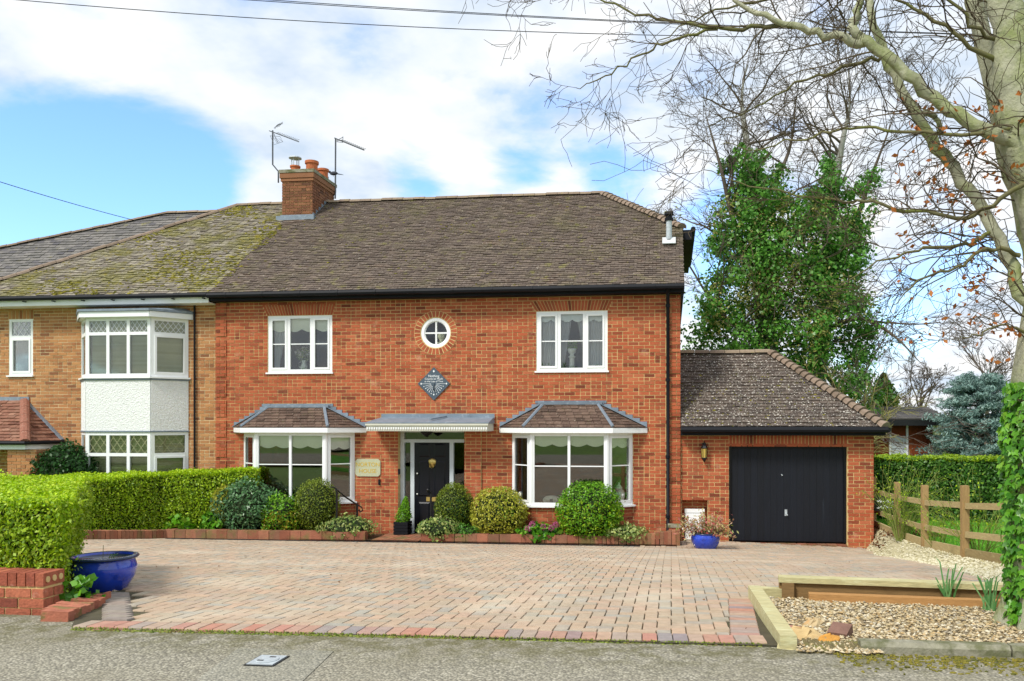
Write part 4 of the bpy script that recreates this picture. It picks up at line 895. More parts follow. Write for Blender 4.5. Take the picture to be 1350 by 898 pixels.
MB().box(pdx0, pdx1, NY + .2, NY + .25, 0, 2.0).build('porch_door', mat('grey_door', '5a5d60', rough=.5), nb)
# roofs of the houses beyond the neighbour
def hipped(name, label, zr1, Y, q, xs, depth_=7.0, grp='houses beyond the neighbouring house'):
    h = thing(name, label, 'house', (xs[1], Y, 0), grp); (x0, xa, xb, x1), ze = xs, q
    MB().box(x0 + .3, x1 - .3, Y + .3, Y + depth_ - .3, 0, ze).build('wall', BRN, h); ym = Y + depth_ / 2
    r = MB(); F_ = [(x0, Y, ze), (x1, Y, ze), (xb, ym, zr1), (xa, ym, zr1)]; Bk = [(x1, Y + depth_, ze), (x0, Y + depth_, ze), (xa, ym, zr1), (xb, ym, zr1)]
    for f in (F_, Bk, [(x0, Y + depth_, ze), (x0, Y, ze), (xa, ym, zr1)], [(x1, Y, ze), (x1, Y + depth_, ze), (xb, ym, zr1)]): r.poly([(a, b, c - .03) for a, b, c in f])
    r = r.build('roof', DRK, h); tiles(r, F_, TIF, gauge=.12, wid=.2); tiles(r, [(x1, Y, ze), (x1, Y + depth_, ze), (xb, ym, zr1)], TIF, gauge=.12, wid=.2)
    ridge(r, (xa, ym, zr1 + .03), (xb, ym, zr1 + .03), RID, .1, .3); ridge(r, (x0, Y, ze + .03), (xa, ym, zr1 + .03), RIP, .1, .3, 'hip_tile')
zA = PZ(250, 281, 5.2); zB = PZ(65, 319, 5.6)
hipped('far_house', 'grey tiled roof rising just behind the mossy roof, moss on its ridge', zA, 1.8, 4.9, (-29.5, PX(221, 5.2), -11.4, -10.4), 6.8)
hipped('far_house', 'lower grey tiled roof furthest to the side behind the mossy roof', zB, 2.2, 4.6, (-31.0, PX(42, 5.6), PX(100, 5.6), -13.6), 6.8)

# ================================================================ GARAGE
GY = .05; MG = frame((0, GY, 0), (1, 0)); gx0, gx1 = XR + .002, PX(1151.5, GY); gz = 2.3
gar = thing('garage', 'single brick garage with black up and over door and hipped tile roof', 'garage', ((gx0 + gx1) / 2, GY, 0))
gd = (PX(961, GY), PX(1117, GY), -.04, PZ(1040, 587, GY)); ni = (PX(899, GY), PX(933, GY), PZ(915, 716, GY), PZ(915, 658, GY)); gb = -.2
slab(gar, 'wall', MG, gx0, gx1, gb, gz, [gd, ni], .24, MOR)
sl_ = (gd[0] - .0, gd[1] + .0, gd[3] + .005, PZ(1040, 570.5, GY))
lay_bricks(gar, MG, brick_rows(gx0 + .004, gx1, gb + .02, gz, [rect(*ni), rect(gd[0], gd[1], -.3, gd[3]), rect(*sl_)], pair=.15), BR, 300)
flat_arch(gar, gd[0], gd[1], gd[0], gd[1], gd[3] + .004, sl_[3], BR, 34, MG)
MB().box(ni[0] - .02, ni[1] + .02, GY + .25, GY + .3, ni[2], ni[3]).build('recess_back', MOR, gar); lay_bricks(gar, frame((0, GY + .25, 0), (1, 0)), brick_rows(ni[0], ni[1], ni[2], ni[3]), BR)
mb = MB(); mb.box(gx1 - .24, gx1, GY + .245, 5.0, gb, gz); mb.box(gx0, gx1 - .25, 4.76, 5.0, gb, gz); mb.build('outer_wall', BR, gar)
lay_bricks(gar, frame((gx1, GY, 0), (0, 1)), brick_rows(.0, 4.9, gb + .02, gz), BR)
gdo = MB().box(gd[0] + .01, gd[1] - .01, GY + .13, GY + .16, .01, gd[3]).build('garage_door', BLD, gar); n_ = 17
for i in range(n_):
    a = gd[0] + .06 + (gd[1] - gd[0] - .12) * i / n_; b = gd[0] + .06 + (gd[1] - gd[0] - .12) * (i + .985) / n_
    MB().box(a, b, GY + .108 + R.uniform(0, .0015), GY + .129, .03, gd[3] - .06).build('door_board', GDR, gdo)
mb = MB(); mb.box(gd[0] + .002, gd[0] + .058, GY + .085, GY + .13, .012, gd[3] - .001); mb.box(gd[1] - .058, gd[1] - .002, GY + .085, GY + .13, .012, gd[3] - .001); mb.box(gd[0] + .059, gd[1] - .059, GY + .085, GY + .13, gd[3] - .055, gd[3] - .001); mb.build('door_casing', BLD, gdo)
hx, hz = P(1037, 677, GY); mb = MB(); mb.box(hx - .025, hx + .025, GY + .09, GY + .108, hz - .06, hz + .07); mb.tube([(hx, GY + .09, hz - .02), (hx, GY + .06, hz - .02), (hx + .03, GY + .055, hz - .045)], .012, 6); mb.build('handle', STEEL, gdo)
hx, hz = P(1031, 627, GY); MB().tube([(hx, GY + .1, hz + .02), (hx + .02, GY + .095, hz - .01)], .012, 6).build('lock', STEEL, gdo)
for i in range(12): a = gd[0] + (gd[1] - gd[0]) * i / 12; MB().box(a + .004, a + .19, GY - .06, GY + .2, -.10, -.015 + R.uniform(-.003, .003)).build('threshold_brick', BRK, gar)
ge = -.22; gz0 = 2.4; gzr, gyr2, gxr = 4.09, 1.87, PX(1015, 1.87); gex = PX(1168, ge)
gsl = (gzr - gz0) / (gyr2 - ge); gyb = 2 * gyr2 - ge
gro = MB(); f1 = [(gx0 + .004, ge, gz0), (gex, ge, gz0), (gxr, gyr2, gzr), (gx0 + .004, gyr2, gzr)]; f2 = [(gex, ge, gz0), (gex, gyb, gz0), (gxr, gyr2, gzr)]; f3 = [(gex, gyb, gz0), (gx0, gyb, gz0), (gx0, gyr2, gzr), (gxr, gyr2, gzr)]
for f in (f1, f2, f3): gro.poly([(x, y, z - .03) for x, y, z in f])
gro.prism([(gx0, ge + .02, gz0 - .05), (gex - .02, ge + .02, gz0 - .05), (gex - .02, 5.0, gz0 - .05), (gx0, 5.0, gz0 - .05)], (0, 0, .015)); gro = gro.build('roof', DRK, gar)
tiles(gro, f1, TIG, gauge=.108, wid=.166, thick=.026, nparts=300); tiles(gro, f2, TIG, gauge=.108, thick=.026)
ridge(gro, (gx0 + .01, gyr2, gzr + .03), (gxr, gyr2, gzr + .03), RID, .11, .3); ridge(gro, (gex, ge, gz0 + .03), (gxr, gyr2, gzr + .03), RIP, .11, .15, 'hip_tile', tilt=.45)
mb = MB()
for i in range(160): x, y = R.uniform(gx0, gex - 1), R.uniform(ge, 1.2); mb.blob((x, y, gz0 + (y - ge) * gsl + .02), (R.uniform(.012, .04), R.uniform(.012, .03), R.uniform(.008, .02)), 6, 3, .3)
tag(mb.build('roof_moss', bpy.data.materials['cushion_moss'], gro), None, None, 'stuff')
MB().tube([(gx0 + .01, ge - .06, gz0 - .055), (gex + .02, ge - .06, gz0 - .055)], .06, 8).build('gutter', BLK, gar)
MB().box(gx0 + .004, gex, ge + .01, ge + .035, gz0 - .17, gz0 - .055).build('fascia', BLK, gar); MB().box(gx0 + .004, gex, ge + .036, GY - .012, gz0 - .172, gz0 - .155).build('soffit', BLK, gar)
MB().tube([(gex + .05, ge, gz0 - .055), (gex + .05, 4.4, gz0 - .055)], .055, 8).build('gutter', BLK, gar)

# ================================================================ WALL FITTINGS, SIGNS
sx_, sz_ = P(572, 506, -.03); sdl = thing('sundial', 'diamond slate sundial with white motto below the round window', 'sundial', (sx_, -.03, sz_)); hd = .36
MB().prism([(sx_ + hd, -.035, sz_), (sx_, -.035, sz_ + hd), (sx_ - hd, -.035, sz_), (sx_, -.035, sz_ - hd)], (0, .025, 0)).build('slate_plate', SLA, sdl)
mb = MB()
for i in range(13):
    a = math.pi + math.pi * i / 12; L0, L1 = .06, .27 if i in (0, 12) else .19; mb.beam((sx_ + math.cos(a) * L0, -.037, sz_ + math.sin(a) * L0), (sx_ + math.cos(a) * L1, -.037, sz_ + math.sin(a) * L1), .006, .004, up=(0, 1, 0))
    L2 = {0: .28, 12: .28}.get(i, .215 + .02 * math.cos(i)); 
    q = .011 if i not in (0, 6, 12) else .018; cx, cz = sx_ + math.cos(a) * L2, sz_ + math.sin(a) * L2; mb.prism([(cx + q, -.039, cz), (cx, -.039, cz + q * 1.3), (cx - q, -.039, cz), (cx, -.039, cz - q * 1.3)], (0, .003, 0))
cz = sz_ + .27; q = .022; mb.prism([(sx_ + q, -.039, cz), (sx_, -.039, cz + q * 1.3), (sx_ - q, -.039, cz), (sx_, -.039, cz - q * 1.3)], (0, .003, 0)); mb.build('hour_lines', SWH, sdl)
MB().prism([(sx_ - .005, -.036, sz_ + .04), (sx_ - .005, -.036, sz_ - .14), (sx_ - .005, -.12, sz_ - .13)], (.01, 0, 0)).build('gnomon', SLA, sdl)
for s_, dz, sz in (('Nothing', .165, .075), ('Counts so Much', .105, .06), ('as the Loss of Time', .05, .052)): text(s_, sz, Matrix.Translation((sx_, -.037, sz_ + dz)), SWH, sdl)
hx0, hx1, hz0, hz1 = PX(469), PX(502), PZ(485, 628), PZ(485, 605); pl = thing('house_sign', 'pale stone name plaque with gold lettering on the brick beside the door', 'sign', ((hx0 + hx1) / 2, -.02, hz0)); c = .05
MB().prism([(hx0 + c, -.03, hz0), (hx1 - c, -.03, hz0), (hx1, -.03, hz0 + c), (hx1, -.03, hz1 - c), (hx1 - c, -.03, hz1), (hx0 + c, -.03, hz1), (hx0, -.03, hz1 - c), (hx0, -.03, hz0 + c)], (0, .02, 0)).build('plaque', STN, pl)
text('NORTON', .125, Matrix.Translation(((hx0 + hx1) / 2, -.032, hz0 + .255)), GLT, pl); text('HOUSE', .125, Matrix.Translation(((hx0 + hx1) / 2, -.032, hz0 + .115)), GLT, pl)
vx, vz = P(500.5, 635); tag(MB().box(vx - .02, vx + .02, -.035, -.008, vz - .07, vz + .05).build('key_safe', BLK, loc=(vx, 0, vz)), 'small black box on the brick under the corner of the name plaque', 'key box')
vx, vz = P(526.5, 622, -.06); tag(MB().box(vx - .025, vx + .02, -.085, -.058, vz - .06, vz + .06).build('doorbell', BLK, loc=(vx, 0, vz)), 'black doorbell at the edge of the door recess', 'doorbell')
# hanging porch lamp
vx, vz = P(562.5, 570, -.3); lp = thing('porch_lamp', 'dark bowl shaped lamp hanging under the porch canopy', 'lamp', (vx, -.3, vz))
MB().lathe([(.01, -.1), (.05, -.075), (.11, -.03), (.13, .0), (.13, .02), (.02, .03)], 14, (vx, -.3, vz)).build('bowl', IRN, lp); MB().tube([(vx, -.3, vz + .03), (vx, -.3, cz0)], .012, 6).build('stem', IRN, lp)
# wall lantern on the garage
vx, vz = P(928.5, 597, GY - .12); ln = thing('wall_lantern', 'black wall lantern with amber glass beside the garage door', 'lantern', (vx, GY - .12, vz))
mb = MB(); mb.lathe([(.0, .22), (.015, .2), (.02, .17), (.05, .15), (.075, .1), (.07, .09)], 6, (vx, GY - .12, vz)); mb.lathe([(.058, -.1), (.065, -.11), (.03, -.16), (.012, -.19), (0, -.21)], 6, (vx, GY - .12, vz))
for k in range(6): a = k * math.pi / 3; mb.tube([(vx + .065 * math.cos(a), GY - .12 + .065 * math.sin(a), vz + .09), (vx + .055 * math.cos(a), GY - .12 + .055 * math.sin(a), vz - .1)], .006, 4)
mb.tube([(vx, GY - .12, vz + .2), (vx, GY - .05, vz + .23), (vx, GY - .01, vz + .16)], .01, 6); mb.box(vx - .04, vx + .04, GY - .022, GY - .008, vz - .04, vz + .2); mb.build('lantern_frame', IRN, ln)
MB().lathe([(.05, -.1), (.06, .088)], 6, (vx, GY - .12, vz)).build('lantern_glass', mat('amber_glass', 'b8a050', rough=.15, nam=.2, spec=.5), ln)
# meter box in the recess
mx0, mx1, mz0, mz1 = PX(903, .2), PX(928.5, .2), PZ(915, 712, .2), PZ(915, 671, .2); me_ = thing('meter_box', 'white meter box set in the brick recess behind the blue planter', 'meter box', ((mx0 + mx1) / 2, .2, mz0))
MB().box(mx0, mx1, .17, .29, mz0, mz1).build('cabinet', PTW, me_); MB().box(mx0 + .02, mx1 - .02, .155, .168, mz0 + .02, mz1 - .09).build('door', WHT, me_); MB().box(mx0 - .005, mx1 + .005, .15, .169, mz1 - .075, mz1 + .005).build('lid', WHT, me_)

# ================================================================ THINGS IN THE WINDOWS
def valance(label, p0, p1, z0, z1, n, amp, m, off=.1, name='scalloped_blind', cat='blind'):
    L = math.hypot(p1[0] - p0[0], p1[1] - p0[1]); M = frame((*p0, 0), (p1[0] - p0[0], p1[1] - p0[1])); K = n * 10
    pts = [(L, off, z1), (0, off, z1)] + [(L * k / K, off, z0 + amp * abs(math.sin(math.pi * n * k / K)) * (-1) + amp) for k in range(K + 1)]
    mb = MB(M); top = pts[:2]; low = pts[2:]
    for a, b in zip(low, low[1:]): mb.add([a, b, (b[0], off, z1), (a[0], off, z1), (a[0], off + .012, a[2]), (b[0], off + .012, b[2]), (b[0], off + .012, z1), (a[0], off + .012, z1)], [(0, 1, 2, 3), (7, 6, 5, 4), (0, 4, 5, 1)])
    return tag(mb.build(name, m, loc=(*p0, z0)), label, cat)
def curtain(label, x0, x1, z0, z1, y, f0, f1, m=CURT, group=None):      # f0,f1: edges as functions of height 0..1
    mb = MB(); n, k = 40, 14
    for j in range(k + 1):
        h = j / k; a = x0 + (x1 - x0) * f0(h); b = x0 + (x1 - x0) * f1(h)
        for i in range(n + 1): s = i / n; mb.v.append((a + (b - a) * s, y + .022 * math.sin(s * 34) + .01 * math.sin(s * 13 + h), z0 + (z1 - z0) * h))
    for j in range(k):
        for i in range(n): q = j * (n + 1) + i; mb.f.append((q, q + 1, q + n + 2, q + n + 1))
    return tag(mb.build('curtain', m, loc=(x0, y, z0), smooth=True), label, 'curtain', None, group)
valance('cream scalloped blind in the upper window holding the flower jug', (wUL[0] + .07, .04), (wUL[1] - .07, .04), PZ(395, 438, .14), wUL[3] - .06, 4, .06, BLI, off=.06)
curtain('grey curtain drawn aside in the upper window with the flower jug', wUL[0] + .08, wUL[0] + .5, wUL[2], wUL[3], .15, lambda h: 0, lambda h: .25 + .75 * h ** 1.5)
valance('white scalloped valance across the upper window above the garage side', (wUR[0] + .07, .04), (wUR[1] - .07, .04), PZ(754, 425, .14), wUR[3] - .06, 6, .05, PTW, off=.06, name='valance', cat='valance')
wd = wUR[1] - wUR[0]
curtain('pale curtain gathered behind the pane over the small sill plant', wUR[0] + .07, wUR[0] + wd * .33, wUR[2], wUR[3], .15, lambda h: 0, lambda h: 1)
curtain('pale curtain tied back on the near side of the pedestal ornament', wUR[0] + wd * .34, wUR[0] + wd * .5, wUR[2], wUR[3], .15, lambda h: 0, lambda h: .2 + .8 * h)
curtain('pale curtain falling diagonally between the pedestal ornament and the end pane', wUR[0] + wd * .52, wUR[0] + wd * .68, wUR[2], wUR[3], .15, lambda h: 1 - (.05 + .85 * h ** 1.4), lambda h: 1)
curtain('pale curtain filling the end pane of the upper window nearest the downpipe', wUR[0] + wd * .68, wUR[1] - .07, wUR[2], wUR[3], .16, lambda h: 0, lambda h: 1)
jx, jz = PX(401, .2), wUL[2] + .01; jug = thing('jug', 'white jug of flowers standing on the upper window sill', 'jug', (jx, .2, jz))
MB().lathe([(.06, 0), (.085, .05), (.08, .11), (.05, .17), (.045, .2), (.06, .24), (.05, .24), (.04, .19)], 16, (jx, .2, jz + .03)).build('jug_body', CER, jug, smooth=True); MB().tube([(jx - .06, .2, jz + .24), (jx - .12, .2, jz + .22), (jx - .12, .2, jz + .14), (jx - .08, .2, jz + .09)], .011, 6).build('handle', CER, jug, smooth=True)
fl = thing('flowers', 'bunch of white and green flowers in the white jug', 'flowers', (jx, .2, jz + .26)); p, d = ball_pts((jx, .2, jz + .4), (.18, .1, .15), 260); leaves('stems', p, d, .06, LVA, fl); p, d = ball_pts((jx, .17, jz + .43), (.18, .08, .13), 90); leaves('petals', p, d, .06, WPT, fl)
jx, jz = PX(754, .22), wUR[2] + .01; ped = thing('pedestal', 'white pedestal ornament in the middle of the curtained upper window', 'ornament', (jx, .22, jz)); MB().lathe([(.09, .0), (.09, .03), (.06, .05), (.055, .27), (.07, .29), (.085, .31), (.05, .33), (.04, .36), (.085, .4), (.1, .46), (.09, .48)], 14, (jx, .22, jz)).build('column', CER, ped, smooth=True)
p, d = ball_pts((jx, .22, jz + .55), (.13, .1, .1), 200); leaves('foliage', p, d, .05, LGR, ped)
jx = PX(722, .2); pt = thing('sill_plant', 'small green potted plant low in the curtained upper window', 'plant', (jx, .2, wUR[2])); MB().lathe([(.04, 0), (.05, .07)], 10, (jx, .2, wUR[2])).build('pot', CER, pt); p, d = ball_pts((jx, .2, wUR[2] + .13), (.07, .06, .08), 90); leaves('foliage', p, d, .04, LGR, pt)
orn = thing('bust', 'pale bust on a dish inside the round window', 'ornament', (rcx + .05, .25, rcz - .25)); MB().lathe([(.07, 0), (.13, .02), (.14, .05), (.05, .06), (.04, .1), (.08, .15), (.09, .2), (.07, .26), (.0, .29)], 14, (rcx + .06, .25, rcz - .24)).build('figure', STN, orn, smooth=True)
for b, w1, yv, n_ in ((BL, 'bay window nearest the hedge', 591, 4), (BRr, 'bay window nearest the garage', 589, 4)):
    zz = PZ(400 if b is BL else 750, yv, -.35); q = (b['B'], -.45), (b['C'], -.45)
    valance('cream scalloped blind across the front of the ' + w1, (q[0][0] + .06, -.45), (q[1][0] - .06, -.45), zz, BH - .05, n_, .05, BLI, off=.05)
    valance('cream scalloped blind in the end light of the ' + w1, (b['C'] + .03, -.40), (b['D'] - .05, -.02), zz - .03, BH - .05, 2, .05, BLI, off=.05)
for px, lb in ((691, 'white ginger jar on the sill at the door end of the bay'), (816, 'white ginger jar on the sill at the downpipe end of the bay')):
    jx = PX(px, -.08); j = thing('ginger_jar', lb, 'jar', (jx, -.08, BS), 'white ginger jars in the bay window'); MB().lathe([(.07, 0), (.075, .02), (.12, .16), (.13, .22), (.1, .3), (.06, .33)], 16, (jx, -.08, BS + .0)).build('jar_body', CER, j, smooth=True); MB().lathe([(.075, .32), (.075, .36), (.05, .4), (.015, .42), (.02, .45), (0, .47)], 14, (jx, -.08, BS)).build('lid', CER, j, smooth=True)
MB().box(BRr['A'] + .02, BRr['D'] - .02, -.02, .25, BS - .05, BS - .005).build('inner_sill', WHT, house); MB().box(BL['A'] + .02, BL['D'] - .02, -.02, .25, BS - .05, BS - .005).build('inner_sill', WHT, house)
jx = PX(727, -.25); cu = thing('cushion', 'cream cushion with a dark motif low in the bay window', 'cushion', (jx, -.2, BS)); mb = MB(); mb.blob((0, 0, 0), (.2, .07, .1), 14, 8, 0); mb.v = [(jx + x, -.2 + y, BS + .09 + z) for x, y, z in mb.v]; mb.build('cover', BLI, cu, smooth=True); MB().box(jx - .03, jx + .03, -.275, -.268, BS + .05, BS + .12).build('motif', SLA, cu)
for z0, z1, wn in ((nz[0] + .05, nz[1] - .28, 'upper'), (nz[3] - .1, nz[2] - .05, 'lower')):
    for q0, q1, sd_ in (((nB, -.45), (nC, -.45), 'front'), ((nC, -.45), (nD, NY), 'angled side')):
        L = math.hypot(q1[0] - q0[0], q1[1] - q0[1]); M = frame((*q0, 0), (q1[0] - q0[0], q1[1] - q0[1])); mb = MB(M); n_ = 26
        z1b = z1 + .25 if wn == 'upper' else z1
        for i in range(n_): za = z0 + (z1b - z0) * i / n_; zb_ = z0 + (z1b - z0) * (i + .97) / n_; mb.add([(.07, .075, za), (L - .07, .075, za), (L - .07, .06, zb_), (.07, .06, zb_)], [(0, 1, 2, 3)])
        tag(mb.build('slatted_blind', BLO, loc=(*q0, z0)), f'olive slatted blind behind the {sd_} of the {wn} neighbouring bay', 'blind')
tag(MB().box(nw[0] + .05, nw[1] - .05, NY + .2, NY + .215, nw[2], nw[3]).build('net_curtain', mat('grey_net', '7c868a', nam=.2), loc=(nw[0], NY + .2, nw[2])), 'grey net behind the narrow window above the tiled porch', 'net curtain')

# ================================================================ AERIALS, BIRD, WIRES
ax_, az_ = P(367, 226, 3.6); ae = thing('tv_aerial', 'tv aerial with a grid reflector on the bent mast of the chimney', 'aerial', (ax_, 3.6, az_ - .3))
def Q(px, py, Y): x, z = P(px, py, Y); return Vector((x, Y, z))
MB().tube([Q(367, 241, 3.6), Q(367, 226, 3.6), Q(359.5, 217, 3.6), Q(359.5, 172, 3.6)], .02, 6).build('mast', ALU, ae)
MB().tube([Q(355, 172.5, 3.75), Q(362, 175, 3.65), Q(394, 187, 3.0)], .013, 5).build('boom', ALU, ae)
mb = MB()
for i in range(12): a = Q(366 + i * 2.4, 176.6 + i * .88, 3.55 - i * .05); mb.tube([a + Vector((-.02, -.05, .0)), a + Vector((.02, .05, .06))], .006, 3)
mb.build('directors', ALU, ae)
mb = MB()
for k in range(4): mb.tube([Q(361 + k * 2.2, 169 - k * .6, 3.6), Q(367 + k * 2, 163.5 - k * .9, 3.3)], .006, 3); mb.tube([Q(356 + k * 3.8, 179 + k * 1.2, 3.6), Q(361 + k * 4, 189 - k * .6, 3.3)], .006, 3)
mb.tube([Q(362, 170, 3.6), Q(366, 165, 3.6), Q(373, 163, 3.5)], .007, 3); mb.tube([Q(361, 176, 3.6), Q(363, 182, 3.6), Q(367, 189, 3.6)], .009, 3); mb.tube([Q(356, 179, 3.6), Q(369, 180, 3.5), Q(373, 187, 3.4), Q(361, 191, 3.5)], .006, 3); mb.build('reflector', ALU, ae)
ae2 = thing('tv_aerial', 'tv aerial on the straight mast behind the chimney', 'aerial', Q(442, 262, 4.7)); MB().tube([Q(442, 262, 4.75), Q(442.5, 182, 4.75)], .022, 6).build('mast', ALU, ae2); MB().tube([Q(441, 182, 4.75), Q(480, 198, 4.2)], .016, 5).build('boom', ALU, ae2)
mb = MB()
for i in range(11): a = Q(452 + i * 2.7, 186.5 + i * 1.1, 4.6 - i * .04); mb.tube([a + Vector((-.05, -.08, -.01)), a + Vector((.05, .08, .05))], .008, 3)
for k in range(3): mb.tube([Q(444, 185 + k, 4.75), Q(452, 181 + k * 3.4, 4.5)], .009, 3)
mb.tube([Q(452, 180, 4.6), Q(452, 188, 4.6)], .01, 3); mb.build('directors', ALU, ae2)
bq = Q(440, 231.5, 4.75); bd = thing('bird', 'small dark bird perched on the far corner of the chimney', 'bird', bq); mb = MB(); mb.blob((0, 0, 0), (.12, .05, .055), 10, 7, 0); mb.blob((-.12, 0, .045), (.04, .035, .035), 8, 6, 0); mb.add([(.08, -.03, .0), (.08, .03, .0), (.28, .025, -.05), (.28, -.025, -.05), (.09, 0, -.03)], [(0, 1, 2, 3), (0, 3, 4), (1, 4, 2)]); mb.add([(-.15, -.012, .045), (-.15, .012, .045), (-.15, 0, .06), (-.2, 0, .045)], [(0, 1, 3), (1, 2, 3), (2, 0, 3)])
mb.v = [(bq.x + x, bq.y + y, bq.z + z + .06) for x, y, z in mb.v]; mb.build('body', mat('dark_feather', '3c3f48', nam=.4, ns=20), bd, smooth=True); MB().tube([(bq.x - .01, bq.y, bq.z + .02), (bq.x - .01, bq.y, bq.z - .03)], .006, 4).build('leg', TER, bd)
def wire(label, a, b, sag, r=.0065):
    pts = [a + (b - a) * s - Vector((0, 0, sag * 4 * s * (1 - s))) for s in np.linspace(0, 1, 24)]
    tag(MB().tube(pts, r, 4).build('overhead_wire', BLK, loc=a), label, 'wire')
wire('lowest overhead wire crossing the sky above the ridge', W(-200, -22, 13), W(1500, 44, 13), .35)
wire('upper overhead wire of the close pair in the sky', W(-200, -45, 13.6), W(1500, 50, 13.6), .2); wire('lower overhead wire of the close pair in the sky', W(-200, -42, 14), W(1500, 51, 14), .2)
wire('single wire sloping down to the mossy roof', W(-120, 201, 15), Q(179, 291, 3.2), .05, .008)

# ================================================================ LOW WALLS, KERBS, TIMBER
def brick_kerb(parent, a, b, h, dp, bw_=.068, top=None, m=BRK, z0=-.05, jit=.006):
    L = math.hypot(b[0] - a[0], b[1] - a[1]); n = max(1, int(L / (bw_ + .008))); an = math.atan2(b[1] - a[1], b[0] - a[0])
    for i in range(n):
        t_ = (i + .5) / n; x, y = lerp2(a, b, t_); hh = h if top is None else top(t_); g = float(T(x, y))
        place(unit_box(m), 'brick', parent, Matrix.Translation((x + R.uniform(-jit, jit), y, g + (hh + z0) / 2)) @ Matrix.Rotation(an, 4, 'Z') @ Matrix.Rotation(R.uniform(-.02, .02), 4, 'X') @ Matrix.Diagonal((L / n - .007, dp, hh - z0 + R.uniform(-jit, jit), 1)))
pw = thing('planter_wall', 'low brick on edge kerb round the bed between hedge and door', 'low wall', (-8.3, -1.3, 0))
mb = MB(); mb.beam((-10.4, -1.31, .12), (-6.22, -1.11, .1), .15, .16); mb.build('mortar_core', JNT, pw)
brick_kerb(pw, (-11.24, -2.88), (-10.47, -1.36), .2, .2); brick_kerb(pw, (-10.44, -1.32), (-6.2, -1.12), .21, .2, .215)
pxa = PX(556, -1.15)
pw2 = thing('planter_wall', 'low brick planter wall from the door step to the downpipe pier', 'low wall', (-2.5, -1.2, 0)); mb = MB(); mb.beam((pxa, -1.09, .1), (.14, -.98, .1), .15, .16); mb.build('mortar_core', JNT, pw2)
brick_kerb(pw2, (pxa, -1.11), (-1.6, -1.03), .2, .2, .215); brick_kerb(pw2, (-1.6, -1.03), (-.72, -1.01), .2, .2)
brick_kerb(pw2, (-.72, -1.01), (.17, -.98), .2, .2, top=lambda t_: .21 + .13 * t_); brick_kerb(pw2, (.07, -.86), (.07, -.12), .4, .2, top=lambda t_: .32)
MB().box(-.05, .17, -.85, -.6, .03, .40).build('end_pier', BRW, pw2); MB().box(-.07, .185, -.87, -.58, .402, .45).build('coping', CON, pw2)
stp = thing('door_path', 'short brick paved path leading to the black front door', 'path', (-5.6, -.6, 0)); stp['kind'] = 'structure'; del stp['category']
for i in range(9):
    for j in range(9): place(unit_box(BRK), 'paver', stp, Matrix.Translation((-6.02 + i * .11, -1.15 + j * .122, .06)) @ Matrix.Diagonal((.104, .116, .08 + R.uniform(-.004, .004), 1)))
# boundary wall at the road and its kerb of tilted bricks
wx, wy = -4.83, -11.46; fw_ = thing('boundary_wall', 'low red brick boundary wall in front of the clipped hedge', 'wall', (-6, wy, .97)); bz = .95
MB().box(-8.0, wx - .008, wy + .008, wy + .207, bz - .1, bz + .345).build('mortar_core', MOR, fw_)
for k in range(4):
    z = bz - .06 + k * .078 + .0
    x = wx
    if k % 2: segs = [.1025]
    else: segs = []
    while x > -8.0:
        L = segs.pop() if segs else .215
        place(unit_box(BRW), 'brick', fw_, Matrix.Translation((x - L / 2, wy + .05, z + .034)) @ Matrix.Diagonal((L - .004, .1, .068, 1)))
        if x > wx - .01 and not (k % 2): pass
        x -= L + .010
    place(unit_box(BRW), 'brick', fw_, Matrix.Translation((wx - .05 if k % 2 == 0 else wx - .05, wy + .16, z + .034)) @ Matrix.Diagonal((.1 + .001 * k, .1, .0675, 1)))
for i in range(40):
    x = wx - .034 - i * .0775
    if x < -8: break
    br_ = place(unit_box(BRW), 'brick', fw_, Matrix.Translation((x, wy + .1075, bz + .262 + .051)) @ Matrix.Diagonal((.0675, .221, .1025 + R.uniform(-.003, .003), 1)))
mb = MB()
for i in range(3): mb.lathe([(.021, 0), (.021, .006)], 10, (0, 0, 0)); mb.v[-20:] = [(wx + .001 + z, wy + .04 + i * .068 + x, bz + .313 + y * 1.2) for x, y, z in mb.v[-20:]]
mb.build('mortar_plug', MOR, fw_)
kb = thing('brick_kerb', 'mossy tilted brick kerb between the boundary wall and the drive', 'kerb', (-4.5, -11.6, .98))
MB().box(-4.82, -4.4, -11.72, -10.75, .85, .975).build('mortar_core', JNT, kb)
for i in range(12):
    y = -11.78 + i * .082; w0, w1 = -4.72 + max(0, .15 - i * .05), -4.34 - i * .03 - (.06 if i > 8 else 0)
    place(unit_box(BRM), 'brick', kb, Matrix.Translation(((w0 + w1) / 2, y, float(T(w1, y)) + .015 + R.uniform(-.012, .012))) @ Matrix.Rotation(.05 + R.uniform(-.05, .05), 4, 'Y') @ Matrix.Rotation(R.uniform(-.05, .05), 4, 'Z') @ Matrix.Diagonal((w1 - w0 - R.uniform(0, .03), .066, .13, 1)))
p = np.column_stack([NR.normal(-4.74, .045, 60), NR.uniform(-11.3, -11.0, 60), NR.uniform(1.0, 1.24, 60)])
ivp = thing('kerb_ivy', 'glossy round leaves growing between boundary wall and blue bowl', 'plant', (-4.7, -11, 1)); leaves('leaf_cluster', p, np.tile((.2, -.7, .6), (60, 1)), .07, LIB, ivp, asp=.9, jit=.5, kind='stuff')
